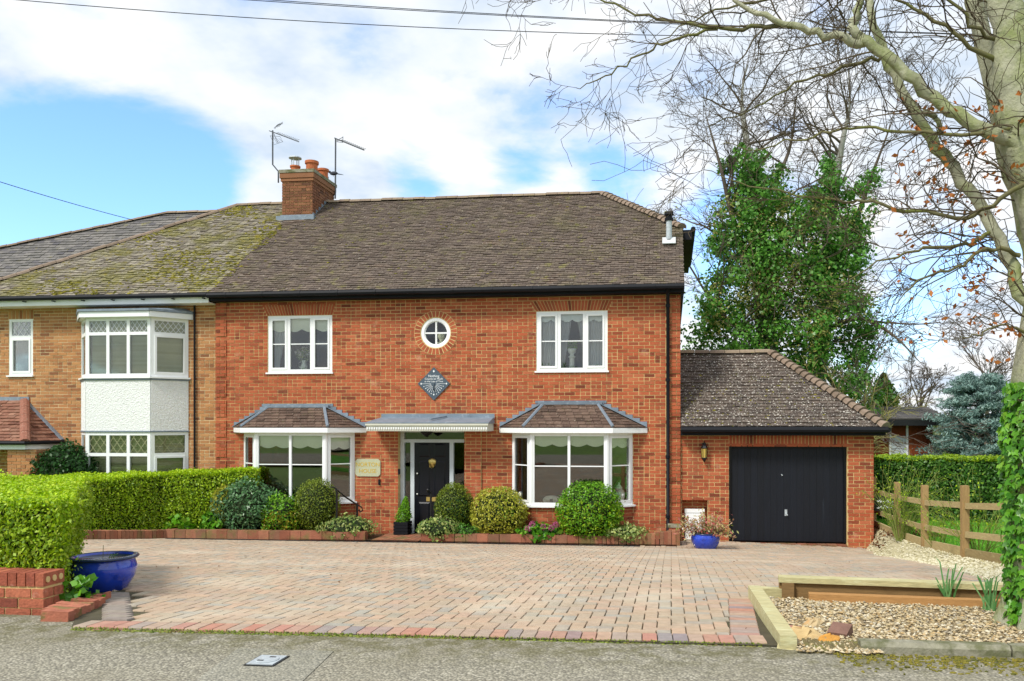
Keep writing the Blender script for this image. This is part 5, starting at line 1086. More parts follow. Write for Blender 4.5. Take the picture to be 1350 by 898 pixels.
# timber edging on the right
def ground_beam(a, b, z0, z1, wd, m, name, parent, zref=None):
    ga, gb_ = (float(T(*a)), float(T(*b))) if zref is None else (zref, zref); h = z1 - z0
    return MB().beam((*a, ga + (z0 + z1) / 2), (*b, gb_ + (z0 + z1) / 2), wd, h).build(name, m, parent)
sw = thing('timber_retaining_wall', 'low timber retaining wall with pale capping plank beside the gravel bed', 'retaining wall', (1.0, -10.0, .93)); zt_ = 1.145
MB().beam((.93, -9.96, zt_ - .022), (3.6, -10.17, zt_ - .022), .13, .045).build('capping_plank', TIM, sw)
for x, y in ((1.0, -10.02), (2.75, -10.15)): MB().box(x - .05, x + .05, y - .035, y + .045, .85, zt_ - .047).build('post', TIBR, sw)
MB().box(.935, .985, -10.0, -9.93, .85, zt_ - .047).build('post', TIBR, sw)
MB().beam((1.05, -9.985, .955 + .075), (3.6, -10.18, .955 + .075), .035, .14).build('board', TIBR, sw); MB().beam((1.05, -9.99, .89), (3.6, -10.185, .89), .035, .13).build('board', TIBR, sw)
tag(MB().beam((1.16, -10.13, 1.0), (3.5, -10.32, 1.005), .09, .075).build('loose_timber', TIO, loc=(1.2, -10.1, .95)), 'loose orange timber lying on the gravel against the retaining wall', 'timber')
sp = thing('edging_sleeper', 'weathered pale sleeper with a split end edging the drive', 'sleeper', (.7, -11.9, 1.03)); mb = MB(); mb.beam((.74, -11.95, 1.07), (.72, -9.98, 1.0), .105, .12); mb.build('beam', TIM, sp)
mb = MB(); mb.prism([(.66, -11.97, 1.0), (.72, -12.04, .99), (.775, -12.0, .99), (.78, -11.93, 1.02), (.70, -11.8, 1.04)], (0, 0, .035)); mb.build('split_end', TIM, sp)
tag(MB().beam((.76, -10.0, 1.0), (.985, -9.97, .99), .1, .1).build('edging_sleeper', TIM, loc=(.8, -10, .95)), 'short weathered sleeper joining the long sleeper to the retaining wall post', 'sleeper')
kbs = thing('concrete_kerb', 'mossy concrete kerb in front of the golden gravel bed', 'kerb', (1.3, -11.9, 1.03)); x = 1.18
for L in (.9, .92, .9, .9):
    mb = MB(); mb.prism([(x, -11.99, 1.0), (x + L - .012, -11.985, 1.0), (x + L - .012, -11.985, 1.095), (x + L - .012, -11.96, 1.115), (x, -11.965, 1.115), (x, -11.99, 1.095)], (0, .09, 0)); 
    mb = MB(frame((x, -11.98, 0), (1, .0))); mb.prism([(0, 0, .98), (0, 0, 1.085), (0, .025, 1.11), (0, .1, 1.11), (0, .1, .98)], (L - .012, 0, 0)); mb.build('kerb_stone', CON, kbs); x += L
def stone(label, px, py, r, m, group=None):
    g = G(px, py); mb = MB(); mb.blob((0, 0, 0), r, 9, 6, .2, M3=Matrix.Rotation(R.uniform(0, 3), 3, 'Z')); mb.v = [(g.x + x, g.y + y, g.z + r[2] * .5 + z) for x, y, z in mb.v]; return tag(mb.build('stone', m, loc=g), label, 'stone')
stone('lumpy mossy stone beside the split sleeper end', 1058, 846, (.15, .10, .065), STO); stone('pale round stone on top of the rubble heap', 1072, 832, (.085, .07, .06), STO); stone('rusty yellow stone in front of the loose brown block', 1095, 851, (.09, .06, .05), mat('ochre_stone', ['c98f3c', 'b98a48'], ns=14, nam=.4, bump=.8, bs=30)); stone('flat grey stone at the edge of the road', 1068, 856, (.06, .03, .012), CON)
g = G(1047, 838); mb = MB(); mb.obox((g.x, g.y, g.z + .03), (.17, .1, .06), Matrix.Rotation(.25, 3, 'Z') @ Matrix.Rotation(.15, 3, 'Y')); tag(mb.build('brick_block', PVB, loc=g), 'pale brick lying beside the long sleeper', 'brick')
g = G(1108, 845); mb = MB(); mb.obox((g.x, g.y, g.z + .05), (.13, .13, .085), Matrix.Rotation(-.5, 3, 'Z') @ Matrix.Rotation(.35, 3, 'X')); tag(mb.build('brick_block', mat('brown_block', '7a5c50', ns=14, nam=.4, bump=.5), loc=g), 'brown block tilted on the gravel at the end of the concrete kerb', 'brick')
# manhole cover in the road
g = G(352, 874); mh = thing('manhole_cover', 'small square steel cover set in the road', 'manhole cover', g); zc = float(T(g.x, g.y)) + .014; MB().box(g.x - .092, g.x + .092, g.y - .104, g.y + .104, zc - .03, zc + .0).build('surround', IRN, mh)
q_ = .62
mb = MB(); mb.box(g.x - .13 * q_, g.x + .13 * q_, g.y - .15 * q_, g.y + .15 * q_, zc - .02, zc + .004); mb.build('frame', STEEL, mh); mb = MB(); mb.lathe([(.112 * q_, .0), (.112 * q_, .003), (.105 * q_, .005)], 24, (g.x, g.y, zc + .0045)); mb.build('lid', STEEL, mh)
for dx, dy_ in ((-.035, -.06), (.03, .06)): MB().box(g.x + (dx - .03) * q_, g.x + (dx + .03) * q_, g.y + (dy_ - .012) * q_, g.y + (dy_ + .012) * q_, zc + .0098, zc + .0115).build('key_slot', IRN, mh)

# ================================================================ POTS
def bowl(label, px, py, r, h, lip, m=POT):
    g = G(px, py); b = thing('blue_pot', label, 'pot', g); k = r / .275
    MB().lathe([(r * .55, 0), (r * .7, .02), (r * .93, h * .42), (r * 1.0, h * .68), (r * .93, h * .86), (r * .9, h * .9), (r * lip, h * .93), (r * lip * 1.01, h * .98), (r * lip * .98, h), (r * .88, h * .985), (r * .86, h * .8), (r * .8, h * .6)], 36, g).build('bowl', m, b, smooth=True)
    MB().lathe([(r * lip * 1.0, h * .925), (r * lip * 1.035, h * .96), (r * lip * 1.0, h * 1.0), (r * .9, h * 1.003), (r * .9, h * .93)], 36, g).build('rim', mat('dark_blue_rim', '22304f', rough=.2, spec=.5), b, smooth=True)
    MB().lathe([(0, h * .8), (r * .85, h * .82)], 20, g).build('soil', SOI, b); return g
g = bowl('large round blue glazed bowl standing empty on the drive by the hedge', 137, 779, .275, .325, 1.02)
p = thing('sprout', 'thin green sprouts in the empty blue bowl', 'plant', (g.x, g.y, g.z + .27)); mb = MB(); mb.tube([(g.x - .01, g.y, g.z + .26), (g.x - .005, g.y, g.z + .42)], .003, 3); mb.build('stem', TWY, p); mb = MB(); [mb.tube([(g.x + .05 + .02 * i, g.y, g.z + .26), (g.x + .06 + .02 * i, g.y, g.z + .32), (g.x + .08 + .025 * i, g.y, g.z + .34)], .004, 3) for i in range(3)]; mb.build('blade', LGR, p)
g = bowl('smaller blue glazed pot of pink edged foliage in front of the meter recess', 930, 725, .275, .33, .92)
sh = thing('potted_shrub', 'pink and cream leaved shrub growing in the blue pot by the garage', 'shrub', (g.x, g.y, g.z + .3)); st = []
for i in range(60): a = R.uniform(0, 6.28); grow((g.x + .1 * math.cos(a), g.y + .1 * math.sin(a), g.z + .28), (math.cos(a) * 1.1 + .15, math.sin(a) * .6, .75), R.uniform(.25, .5), .005, 0, R, st, nseg=4, wob=.2)
sticks(st, 'stem', TWG, sh); pp = np.array([tuple(pt) for s_ in st for pt in s_[0][1:]]); pp = np.repeat(pp, 6, 0) + NR.normal(0, .04, (len(pp) * 6, 3)); leaves('foliage', pp, np.tile((0, -.4, .8), (len(pp), 1)), .07, LPK, sh, asp=.4)
pp = np.array((g.x - .2, g.y - .1, g.z + .42)) + NR.normal(0, 1, (140, 3)) * (.08, .06, .09); leaves('blossom', pp, np.tile((0, -.8, .4), (140, 1)), .035, WPT, sh)
# square black planter with a small golden conifer
qx, qz = P(531, 711, -.25); qy = -.25; bp = thing('planter_box', 'square black slatted planter by the front door', 'planter', (qx, qy, .1)); z0 = .10; s_ = .155
MB().box(qx - s_ + .02, qx + s_ - .02, qy - s_ + .02, qy + s_ - .02, z0, z0 + .27).build('liner', IRN, bp)
for k in range(4): mb = MB(); z = z0 + .01 + k * .068; mb.box(qx - s_, qx + s_, qy - s_, qy - s_ + .018, z, z + .058); mb.box(qx - s_, qx + s_, qy + s_ - .018, qy + s_, z, z + .058); mb.box(qx - s_, qx - s_ + .018, qy - s_ + .019, qy + s_ - .019, z, z + .058); mb.box(qx + s_ - .018, qx + s_, qy - s_ + .019, qy + s_ - .019, z, z + .058); mb.build('slat', BLK, bp)
cn = thing('potted_conifer', 'small bright golden green conifer in the black square planter', 'conifer', (qx, qy, z0 + .27)); MB().tube([(qx, qy, z0 + .2), (qx + .06, qy, z0 + .7)], .012, 5).build('trunk', TWG, cn)
h = NR.uniform(0, 1, 1300); a = NR.uniform(0, 6.28, 1300); rr_ = .19 * (1 - h) ** .8 * (1 - .3 * (h < .15)) * NR.uniform(.6, 1.1, 1300) + .01
p = np.column_stack([qx + .07 * h + rr_ * np.cos(a), qy + rr_ * np.sin(a), z0 + .26 + h * .54]); leaves('crown', p, np.column_stack([np.cos(a), np.sin(a), h * 0 + .5]), .055, LGR, cn, asp=.35)
# terracotta pot in the bed
qx, qz = P(268, 690, -.7); tp = thing('terracotta_pot', 'terracotta pot half hidden in the bed under the hedge', 'pot', (qx, -.7, .06)); MB().lathe([(.11, .05), (.19, .36), (.2, .36), (.2, .42), (.17, .42), (.16, .38)], 18, (qx, -.7, .0)).build('pot', TER, tp); MB().lathe([(0, .36), (.16, .37)], 14, (qx, -.7, 0)).build('soil', SOI, tp)
# handrails
def rail(label, pts, posts):
    r = thing('handrail', label, 'handrail', posts[0][0]); MB().tube(pts, .017, 6).build('rail', IRN, r, smooth=True)
    for a, b in posts: MB().tube([a, b], .022, 6).build('post', IRN, r)
    return r
y1, y2 = -1.0, -.45
rail('black iron handrail with a curled end in front of the bay by the name plaque', [Q(437, 642, y1), Q(441, 643, y1), Q(455, 655, -.8), Q(470, 665, y2), Q(477, 669, y2), Q(478, 673, y2), Q(475, 675, y2), Q(473, 672, y2)], [(Q(444, 700, y1), Q(444, 646, y1)), (Q(471, 700, y2), Q(471, 666, y2))])
r_ = rail('black iron newel of the handrail in front of the front door', [Q(563, 648, -.9), Q(568, 649, -.85), Q(569, 656, -.8)], [(Q(568, 708, -.85), Q(568, 651, -.85))]); b_ = Q(564, 646, -.9); mb = MB(); mb.blob((0, 0, 0), .03, 10, 8, 0); mb.v = [(b_.x + x, b_.y + y, b_.z + z) for x, y, z in mb.v]; mb.build('finial', IRN, r_, smooth=True)

# ================================================================ SHRUBS, HEDGES
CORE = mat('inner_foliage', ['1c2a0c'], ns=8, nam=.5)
def bush(name, label, px, y0, y1, wpx, Y, m, n, size, core=.82, dy=.85, extra=None, cat='shrub', cut=None, asp=.55, bump=.06, group=None, lo=.86, jit=.8):
    X = PX(px, Y); dp = depth(X, Y); s = F / dp; rx = wpx / 2 / s; z0, z1 = CZ + (CY - y1) / s, CZ + (CY - y0) / s; c = (X, Y, (z0 + z1) / 2); rz = (z1 - z0) / 2
    t_ = thing(name, label, cat, (X, Y, z0), group)
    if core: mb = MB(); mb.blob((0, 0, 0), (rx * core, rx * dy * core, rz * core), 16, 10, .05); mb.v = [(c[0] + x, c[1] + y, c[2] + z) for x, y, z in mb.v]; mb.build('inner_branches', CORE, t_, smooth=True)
    p, d = ball_pts(c, (rx, rx * dy, rz), n, bump=bump, lo=lo, cut=cut); leaves('foliage', p, d, size, m, t_, asp=asp, jit=jit)
    if extra:
        m2, n2, f = extra; p, d = ball_pts(c, (rx * 1.0, rx * dy, rz), n2, bump=bump); k = f((p - np.array(c)) / (rx, rx * dy, rz)); leaves('foliage', p[k], d[k], size, m2, t_, asp=asp)
    return c
bush('golden_shrub', 'small golden edged shrub between the hedge and the blue green shrub', 294, 641, 692, 30, -.95, LYE, 1500, .06)
bush('evergreen_shrub', 'large blue green evergreen shrub under the bay nearest the hedge', 327, 632, 706, 84, -.75, LBG, 5200, .075, bump=.12, lo=.74, asp=.5)
bush('spotted_shrub', 'green shrub with yellow spotted lower leaves between evergreen and clipped dome', 373, 650, 708, 56, -.85, LGR, 2600, .06, extra=(LGO, 2200, lambda q: q[:, 2] < .25), bump=.12, lo=.76)
bush('clipped_dome', 'olive clipped box dome beside the curled iron handrail', 418, 631, 702, 60, -.75, LBX, 6500, .035, bump=.02)
bush('variegated_plant', 'cream variegated low plant at the foot of the curled handrail', 458, 680, 714, 74, -.85, LVA, 1900, .065, bump=.15, lo=.7, jit=.6)
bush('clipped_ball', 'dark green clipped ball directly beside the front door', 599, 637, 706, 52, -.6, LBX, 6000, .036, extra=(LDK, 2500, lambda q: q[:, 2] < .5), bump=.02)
bush('variegated_plant', 'cream variegated low plant in front of the door newel', 580, 681, 714, 58, -.95, LVA, 1700, .065, bump=.15, lo=.7, jit=.6)
bush('trailing_ivy', 'small leaved ivy trailing under the dark green ball', 615, 690, 714, 50, -.9, LIV, 900, .055, core=.6, bump=.2, lo=.7)
bush('golden_ball', 'golden yellow clipped euonymus ball right of the front door', 657, 642, 710, 74, -.75, LYE, 5200, .05, extra=(LGR, 700, lambda q: (q[:, 0] > .15) & (q[:, 2] > -.2) & (q[:, 0] < .7)), bump=.04)
bush('clipped_ball', 'bright green clipped ball in front of the bay nearest the garage', 777, 635, 714, 86, -.8, LGR, 5600, .055, extra=(LHE, 2200, lambda q: q[:, 2] < .4), bump=.04)
bush('trailing_ivy', 'cream edged ivy spilling over the planter wall near the downpipe', 822, 692, 713, 62, -.9, LVA, 1100, .07, core=.5, bump=.25, lo=.6)
bush('bergenia', 'bright green broad leaved plant below the hedge by the terracotta pot', 240, 676, 704, 46, -1.0, LGR, 420, .13, core=.6, bump=.2, lo=.7, asp=.9, cat='plant')
bush('bergenia', 'green broad leaved clump between terracotta pot and blue green shrub', 283, 672, 704, 34, -1.0, LIB, 330, .11, core=.6, bump=.2, lo=.7, asp=.8, cat='plant')
c = bush('flowering_bergenia', 'broad leaved plants with pink flowers between the golden and the bright green ball', 712, 692, 712, 62, -.85, LIB, 420, .12, core=.5, bump=.2, lo=.6, asp=.8, cat='plant')
pkt = thing('pink_flowers', 'pink flower heads above the broad leaves by the golden ball', 'flowers', c)
for px, py in ((702, 693), (716, 697), (696, 699), (727, 698), (733, 694)):
    q = Q(px, py - 2, -1.12); p, d = ball_pts(q, .06, 110); leaves('flower_head', p, d, .035, PNK, pkt)
bush('dark_laurel', 'dark green laurel bush beside the tiled porch pillar', 86, 586, 660, 78, -.55, LDK, 4500, .085, bump=.14, lo=.75)

def hedge(name, label, foot, z0s, z1s, m, dens, size, top_m=None, cat='hedge', jit=.8, wav=.03, lean=None):
    cxy = np.mean(np.array(foot), 0); hN = thing(name, label, cat, (cxy[0], cxy[1], z0s[0])); n = len(foot); ctr = Vector((*cxy, 0)); mb = MB(); ins = []
    for i in range(n):
        (x0, y0), (x, y), (x2, y2) = foot[i - 1], foot[i], foot[(i + 1) % n]; a = Vector((y - y0, x0 - x)).normalized(); b = Vector((y2 - y, x - x2)).normalized(); q = (a + b).normalized() * (.11 / max(.35, math.sqrt((1 + a.dot(b)) / 2)))
        ins.append((x - q.x, y - q.y, z0s[i], z1s[i] - .07))
    if lean: ins2 = [(float(lean(q[0], q[2])), q[1], q[2]) for q in ins]
    else: ins2 = ins
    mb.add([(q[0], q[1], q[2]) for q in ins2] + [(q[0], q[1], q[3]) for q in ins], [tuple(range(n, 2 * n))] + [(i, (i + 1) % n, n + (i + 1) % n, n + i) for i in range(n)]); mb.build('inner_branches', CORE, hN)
    P_, D_ = [], []
    for i in range(n):
        a, b = foot[i], foot[(i + 1) % n]; L = math.hypot(b[0] - a[0], b[1] - a[1]); hh = (z1s[i] - z0s[i]); k = int(L * hh * dens); s, v = NR.uniform(0, 1, k), NR.uniform(0, 1, k) ** .9
        x = a[0] + (b[0] - a[0]) * s; y = a[1] + (b[1] - a[1]) * s; zb = z0s[i] + (z0s[(i + 1) % n] - z0s[i]) * s; zt = z1s[i] + (z1s[(i + 1) % n] - z1s[i]) * s; nx, ny = (b[1] - a[1]) / L, -(b[0] - a[0]) / L
        off = NR.normal(-.03, .035, k) + wav * np.sin(x * 4 + y * 5 + v * 5) - .05 * np.maximum(0, v - .9) * 10; P_.append(np.column_stack([x + nx * off, y + ny * off, zb + (zt - zb) * v])); D_.append(np.tile((nx, ny, .35), (k, 1)))
    f = np.array(foot); area = .5 * abs(np.dot(f[:, 0], np.roll(f[:, 1], 1)) - np.dot(f[:, 1], np.roll(f[:, 0], 1))); k = int(area * dens * 1.1); T_ = []
    tris = [(0, i, i + 1) for i in range(1, n - 1)]; w8 = np.array([abs((f[b][0] - f[a][0]) * (f[c_][1] - f[a][1]) - (f[c_][0] - f[a][0]) * (f[b][1] - f[a][1])) for a, b, c_ in tris]); pick = NR.choice(len(tris), k, p=w8 / w8.sum()); r1, r2 = NR.uniform(0, 1, k), NR.uniform(0, 1, k); sw_ = r1 + r2 > 1; r1[sw_] = 1 - r1[sw_]; r2[sw_] = 1 - r2[sw_]
    t3 = np.array(tris)[pick]; z3 = np.array(z1s); pt = f[t3[:, 0]] * (1 - r1 - r2)[:, None] + f[t3[:, 1]] * r1[:, None] + f[t3[:, 2]] * r2[:, None]; zz = z3[t3[:, 0]] * (1 - r1 - r2) + z3[t3[:, 1]] * r1 + z3[t3[:, 2]] * r2
    tp_ = np.column_stack([pt, zz + NR.normal(-.02, .025, k) + wav * np.sin(pt[:, 0] * 5) * np.cos(pt[:, 1] * 4)]); PP = np.vstack(P_)
    if lean: PP[:, 0] = lean(PP[:, 0], PP[:, 2])
    o_ = NR.uniform(0, 1, len(PP)) < .03; PP[o_] += np.vstack(D_)[o_] * NR.uniform(.02, .09, (int(o_.sum()), 1))
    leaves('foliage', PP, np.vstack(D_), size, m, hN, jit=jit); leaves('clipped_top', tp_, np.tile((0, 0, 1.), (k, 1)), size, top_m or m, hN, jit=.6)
    return hN
LHT = leafmat('privet_lit_top_leaf', ['92bc0a', 'aacc12', 'bed820', '80aa0a', 'c8d838'])  # brighter copy of the privet leaf: light on the clipped tops put into colour
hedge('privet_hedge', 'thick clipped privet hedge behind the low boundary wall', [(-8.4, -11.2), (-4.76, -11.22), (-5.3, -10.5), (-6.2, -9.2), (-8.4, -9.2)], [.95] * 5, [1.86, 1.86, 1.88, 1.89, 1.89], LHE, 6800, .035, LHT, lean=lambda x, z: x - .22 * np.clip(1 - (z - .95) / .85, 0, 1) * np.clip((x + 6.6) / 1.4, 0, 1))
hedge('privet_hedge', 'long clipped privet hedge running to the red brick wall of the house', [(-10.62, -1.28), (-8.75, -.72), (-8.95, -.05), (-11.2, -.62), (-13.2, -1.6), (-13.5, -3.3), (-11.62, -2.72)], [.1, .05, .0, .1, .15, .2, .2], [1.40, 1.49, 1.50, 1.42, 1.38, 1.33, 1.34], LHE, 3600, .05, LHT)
rh0 = (4.6, 2.3); hedge('conifer_hedge', 'straight clipped green hedge behind the post and rail fence', [rh0, (14, 1.2), (14, 2.3), (4.6, 3.5)], [.2, .2, .2, .2], [1.68, 1.66, 1.66, 1.68], leafmat('hedge_side_leaf', ['345f1e', '467628', '5a8630', '2c5420', '6a9438']), 1900, .075, leafmat('lit_hedge_top_leaf', ['7d9a1a', '8fae22', 'a2bc34']), jit=.9)  # yellow-green top leaves carry the light from above as painted colour

# ================================================================ FENCE, BOARD, SHED
fen = thing('post_and_rail_fence', 'timber post and rail fence along the chippings path', 'fence', (4.3, -2.6, .3)); fpy = [(.9, .0), (-.96, 0), (-2.67, 0), (-4.6, 0), (-6.5, 0), (-8.4, 0), (-10.2, 0)]
fpy[0] = (.9, 0)
for y, _ in fpy: g = float(T(4.3, y)); MB().box(4.25, 4.35, y - .05, y + .05, g - .2, g + 1.06).build('post', TIP, fen)
for (ya, _), (yb_, _) in zip(fpy, fpy[1:]):
    for h0, h1, xo, nm in ((.72, .81, 0, 'rail'), (.30, .39, 0, 'rail'), (-.04, .14, .0, 'gravel_board')):
        a = Vector((4.3 + xo, ya - .052, float(T(4.3, ya)) + (h0 + h1) / 2)); b = Vector((4.3 + xo, yb_ + .052, float(T(4.3, yb_)) + (h0 + h1) / 2 + R.uniform(-.015, .015))); MB().beam(a, b, .038, h1 - h0).build(nm, TIF2, fen)
bqx = PX(1167, .2); bt = thing('slate_board', 'dark board with white scrawl seen between the fence rails', 'board', (bqx, .2, .2)); z0, z1 = PZ(1167, 674, .2), PZ(1167, 655, .2); MB().box(PX(1153, .2), PX(1179, .2), .2, .24, z0, z1).build('panel', SLA if False else IRN, bt)
mb = MB()
for row, n_ in ((.66, 9), (.28, 9)):
    for i in range(n_):
        x = PX(1156 + i * 2.4, .19); z = z0 + (z1 - z0) * row + R.uniform(-.02, .02); mb.tube([(x, .19, z), (x + R.uniform(.01, .04), .188, z + R.uniform(-.05, .05)), (x + R.uniform(.02, .05), .19, z + R.uniform(-.02, .02))], .009, 4)
mb.build('white_marks', SWH, bt)
shd = thing('garden_shed', 'garden building with brown boards and a pale weatherboard door behind the hedge', 'shed', (7.5, 9, 0)); Y = 9.0
X = lambda px: PX(px, Y)
s0, s1, s2, s3 = X(1120), X(1172), X(1197), X(1230); zt_ = PZ(1190, 556, Y); n_ = 8
MB().box(s0, s3, Y + .03, Y + 3.4, 0, zt_).build('wall', BRD, shd)
for a, b in ((s0, s1), (s2, s3)):
    k = int((b - a) / .14)
    for i in range(k): MB().box(a + (b - a) * i / k, a + (b - a) * (i + .94) / k, Y - R.uniform(0, .008), Y + .029, 0, zt_ - .002).build('board', BRD, shd)
for i in range(10): MB().box(s1 + .05, s2 - .05, Y - .03 - .0, Y + .028, .1 + i * .2, .1 + i * .2 + .185).build('weatherboard', WBD, shd)
for a in (s1, s2 - .06): MB().box(a, a + .06, Y - .04, Y + .027, 0, zt_ - .004).build('door_frame', WHT, shd)
mb = MB(); zr_ = zt_ + .42; mb.prism([(s0 - .4, Y - .45, zt_ + .02), (s3 + .35, Y - .45, zt_ + .02), (s3 + .35, Y + 1.8, zr_), (s0 - .4, Y + 1.8, zr_)], (0, 0, .05)); mb.prism([(s3 + .35, Y + 1.81, zr_), (s3 + .35, Y + 4, zt_ + .02), (s0 - .4, Y + 4, zt_ + .02), (s0 - .4, Y + 1.81, zr_)], (0, 0, .05)); rf = mb.build('roof', DRK, shd)
tiles(rf, [(s0 - .4, Y - .45, zt_ + .08), (s3 + .35, Y - .45, zt_ + .08), (s3 + .35, Y + 1.8, zr_ + .06), (s0 - .4, Y + 1.8, zr_ + .06)], TIF, gauge=.16, wid=.25); MB().box(s0 - .4, s3 + .35, Y - .475, Y - .452, zt_ - .12, zt_ + .06).build('fascia', IRN, shd)

# ================================================================ TREES
def Wp(pts): return [W(*p) for p in pts]
bt_ = thing('beech_tree', 'bare beech tree with mossy limbs and a few copper leaves', 'tree', W(1400, 830, 5.9))
tb = W(1402, 836, 5.87); base = [tb + Vector((0, 0, -.25)), tb + Vector((0, 0, .02)), tb + Vector((.0, 0, .18)), tb + Vector((-.01, 0, .5)), W(1399, 640, 5.87), W(1399, 500, 5.87), W(1402, 400, 5.9), W(1396, 330, 5.95), W(1376, 267, 5.97), W(1345, 178, 6.0), W(1330, 100, 6.02)]
mb = MB(); vs = []; n_ = 40
for i, (p, r) in enumerate(zip(base, (.50, .42, .37, .345, .325, .31, .25, .205, .175, .15, .135))):
    for k in range(n_): a = 2 * math.pi * k / n_; q = r * (1 + (.12 if i < 3 else .025) * math.sin(a * 5 + 1) + .02 * math.sin(a * 3 + i * 1.3)); vs.append(p + Vector((q * math.cos(a), q * math.sin(a), 0)))
mb.add(vs, [(i * n_ + k, i * n_ + (k + 1) % n_, (i + 1) * n_ + (k + 1) % n_, (i + 1) * n_ + k) for i in range(len(base) - 1) for k in range(n_)]); mb.build('trunk', BARK, bt_, smooth=True)
def curve(pts, rs, sub=5):
    pts = [Vector(p) for p in pts]; out = []; ro = []
    for i in range(len(pts) - 1):
        p0, p1, p2, p3 = pts[max(i - 1, 0)], pts[i], pts[i + 1], pts[min(i + 2, len(pts) - 1)]
        for k in range(sub): s = k / sub; out.append(.5 * ((2 * p1) + (p2 - p0) * s + (2 * p0 - 5 * p1 + 4 * p2 - p3) * s * s + (-p0 + 3 * p1 - 3 * p2 + p3) * s ** 3)); ro.append(rs[i] + (rs[i + 1] - rs[i]) * s)
    return out + [pts[-1]], ro + [rs[-1]]
LIMBS = [  # (px, py, depth) ..., radii (m)
    ([(1400, 370, 5.9), (1376, 267, 5.95), (1342, 170, 6.0), (1322, 0, 6.05), (1296, -170, 6.1), (1270, -420, 6.2)], [.2, .165, .14, .122, .105, .07]),
    ([(1405, 470, 6.0), (1380, 400, 6.1), (1356, 305, 6.2), (1322, 172, 6.3), (1287, 0, 6.4), (1270, -130, 6.5), (1240, -380, 6.6)], [.1, .09, .078, .07, .066, .06, .05]),
    ([(1390, 450, 5.9), (1346, 386, 6.0), (1310, 303, 6.15), (1270, 240, 6.3), (1237, 196, 6.4), (1200, 136, 6.5), (1165, 73, 6.6), (1147, 0, 6.7), (1140, -120, 6.8)], [.052, .048, .045, .044, .046, .039, .035, .03, .022]),
    ([(1396, 260, 5.85), (1350, 197, 5.9), (1284, 165, 6.0), (1230, 127, 6.1), (1177, 81, 6.2), (1140, 52, 6.3), (1124, 30, 6.35), (1136, 0, 6.4), (1150, -60, 6.5)], [.06, .055, .048, .044, .042, .037, .032, .028, .02]),
    ([(1148, 58, 6.3), (1100, 48, 6.35), (1047, 34, 6.4), (990, 14, 6.5), (950, -20, 6.6)], [.038, .03, .025, .018, .01]),
    ([(1047, 34, 6.4), (1000, 35, 6.5), (940, 36, 6.6), (868, 24, 6.8), (796, 0, 7.0), (730, -20, 7.1)], [.022, .017, .014, .011, .008, .004]),
    ([(940, 36, 6.6), (883, 53, 6.7), (844, 72, 6.8), (796, 101, 6.9), (763, 116, 7.0)], [.012, .01, .008, .006, .003]),
    ([(1400, 250, 5.7), (1346, 246, 5.75), (1284, 283, 5.9), (1220, 282, 6.05), (1150, 268, 6.2), (1104, 262, 6.3), (1008, 250, 6.5), (930, 225, 6.6)], [.02, .018, .016, .014, .012, .009, .006, .003]),
    ([(1400, 160, 5.8), (1346, 168, 5.9), (1250, 178, 6.0), (1181, 172, 6.2), (1120, 170, 6.4), (1060, 182, 6.6), (1000, 195, 6.7), (950, 190, 6.8)], [.017, .015, .013, .012, .01, .008, .005, .003]),
    ([(1310, 303, 6.15), (1280, 320, 6.1), (1230, 330, 6.1), (1170, 340, 6.2), (1110, 375, 6.3)], [.02, .015, .012, .008, .003]),
    ([(1344, 335, 6.0), (1300, 330, 5.9), (1260, 352, 5.8), (1210, 372, 5.8), (1180, 405, 5.8)], [.018, .014, .011, .008, .003]),
    ([(1199, 134, 6.5), (1211, 150, 6.5), (1232, 152, 6.5), (1238, 178, 6.5)], [.03, .03, .022, .02]),
    ([(1335, 100, 6.1), (1280, 60, 6.0), (1220, 20, 6.0), (1160, -10, 6.0)], [.022, .016, .012, .006]),
    ([(1345, 60, 6.1), (1290, 40, 6.0), (1250, 0, 6.0), (1200, -40, 6.0)], [.02, .014, .01, .006]),
    ([(1165, 73, 6.6), (1110, 90, 6.7), (1050, 110, 6.9), (980, 150, 7.0), (930, 170, 7.1)], [.018, .013, .009, .006, .003]),
    ([(1147, 0, 6.7), (1090, -10, 6.9), (1010, 0, 7.1), (930, 20, 7.2), (860, 60, 7.3)], [.022, .016, .012, .008, .003]),
    ([(1400, 480, 6.0), (1350, 440, 5.9), (1320, 430, 5.8), (1290, 440, 5.8), (1262, 448, 5.8)], [.014, .011, .008, .006, .003])]
LIMBP = []
for pts, rs in LIMBS:
    cp, cr = curve(Wp(pts), rs); cp = [p + Vector((R.gauss(0, .012), R.gauss(0, .012), R.gauss(0, .012))) for p in cp]; LIMBP.append((cp, cr)); mb = MB(); mb.tube(cp, cr, 10 if rs[0] > .03 else 6); mb.build('limb', BARK if rs[0] > .029 else BRB, bt_, smooth=True)
tw = []
for li, (cp, cr) in enumerate(LIMBP):
    L = sum((b - a).length for a, b in zip(cp, cp[1:])); k = int(L * (6.2 if li > 3 else 3.4))
    for _ in range(k):
        i = R.randint(2, len(cp) - 1); d0 = (cp[i] - cp[i - 1]).normalized(); px, py = proj(*cp[i])
        if px > 1400 or py < -150: continue
        d = (d0 * .55 + Vector((R.gauss(-.45, .5), R.gauss(.1, .5), R.gauss(.05, .5)))).normalized(); ln_ = R.uniform(.35, 1.0)
        grow(cp[i], d, ln_, min(cr[i] * .5, .0085), 2 if R.random() < .75 else 1, R, tw, .8, -.01, 6, (3, 5), .55, .27, .62)
sticks(tw, 'twigs', TWG, bt_, .0023, kind='stuff')
lp_ = []
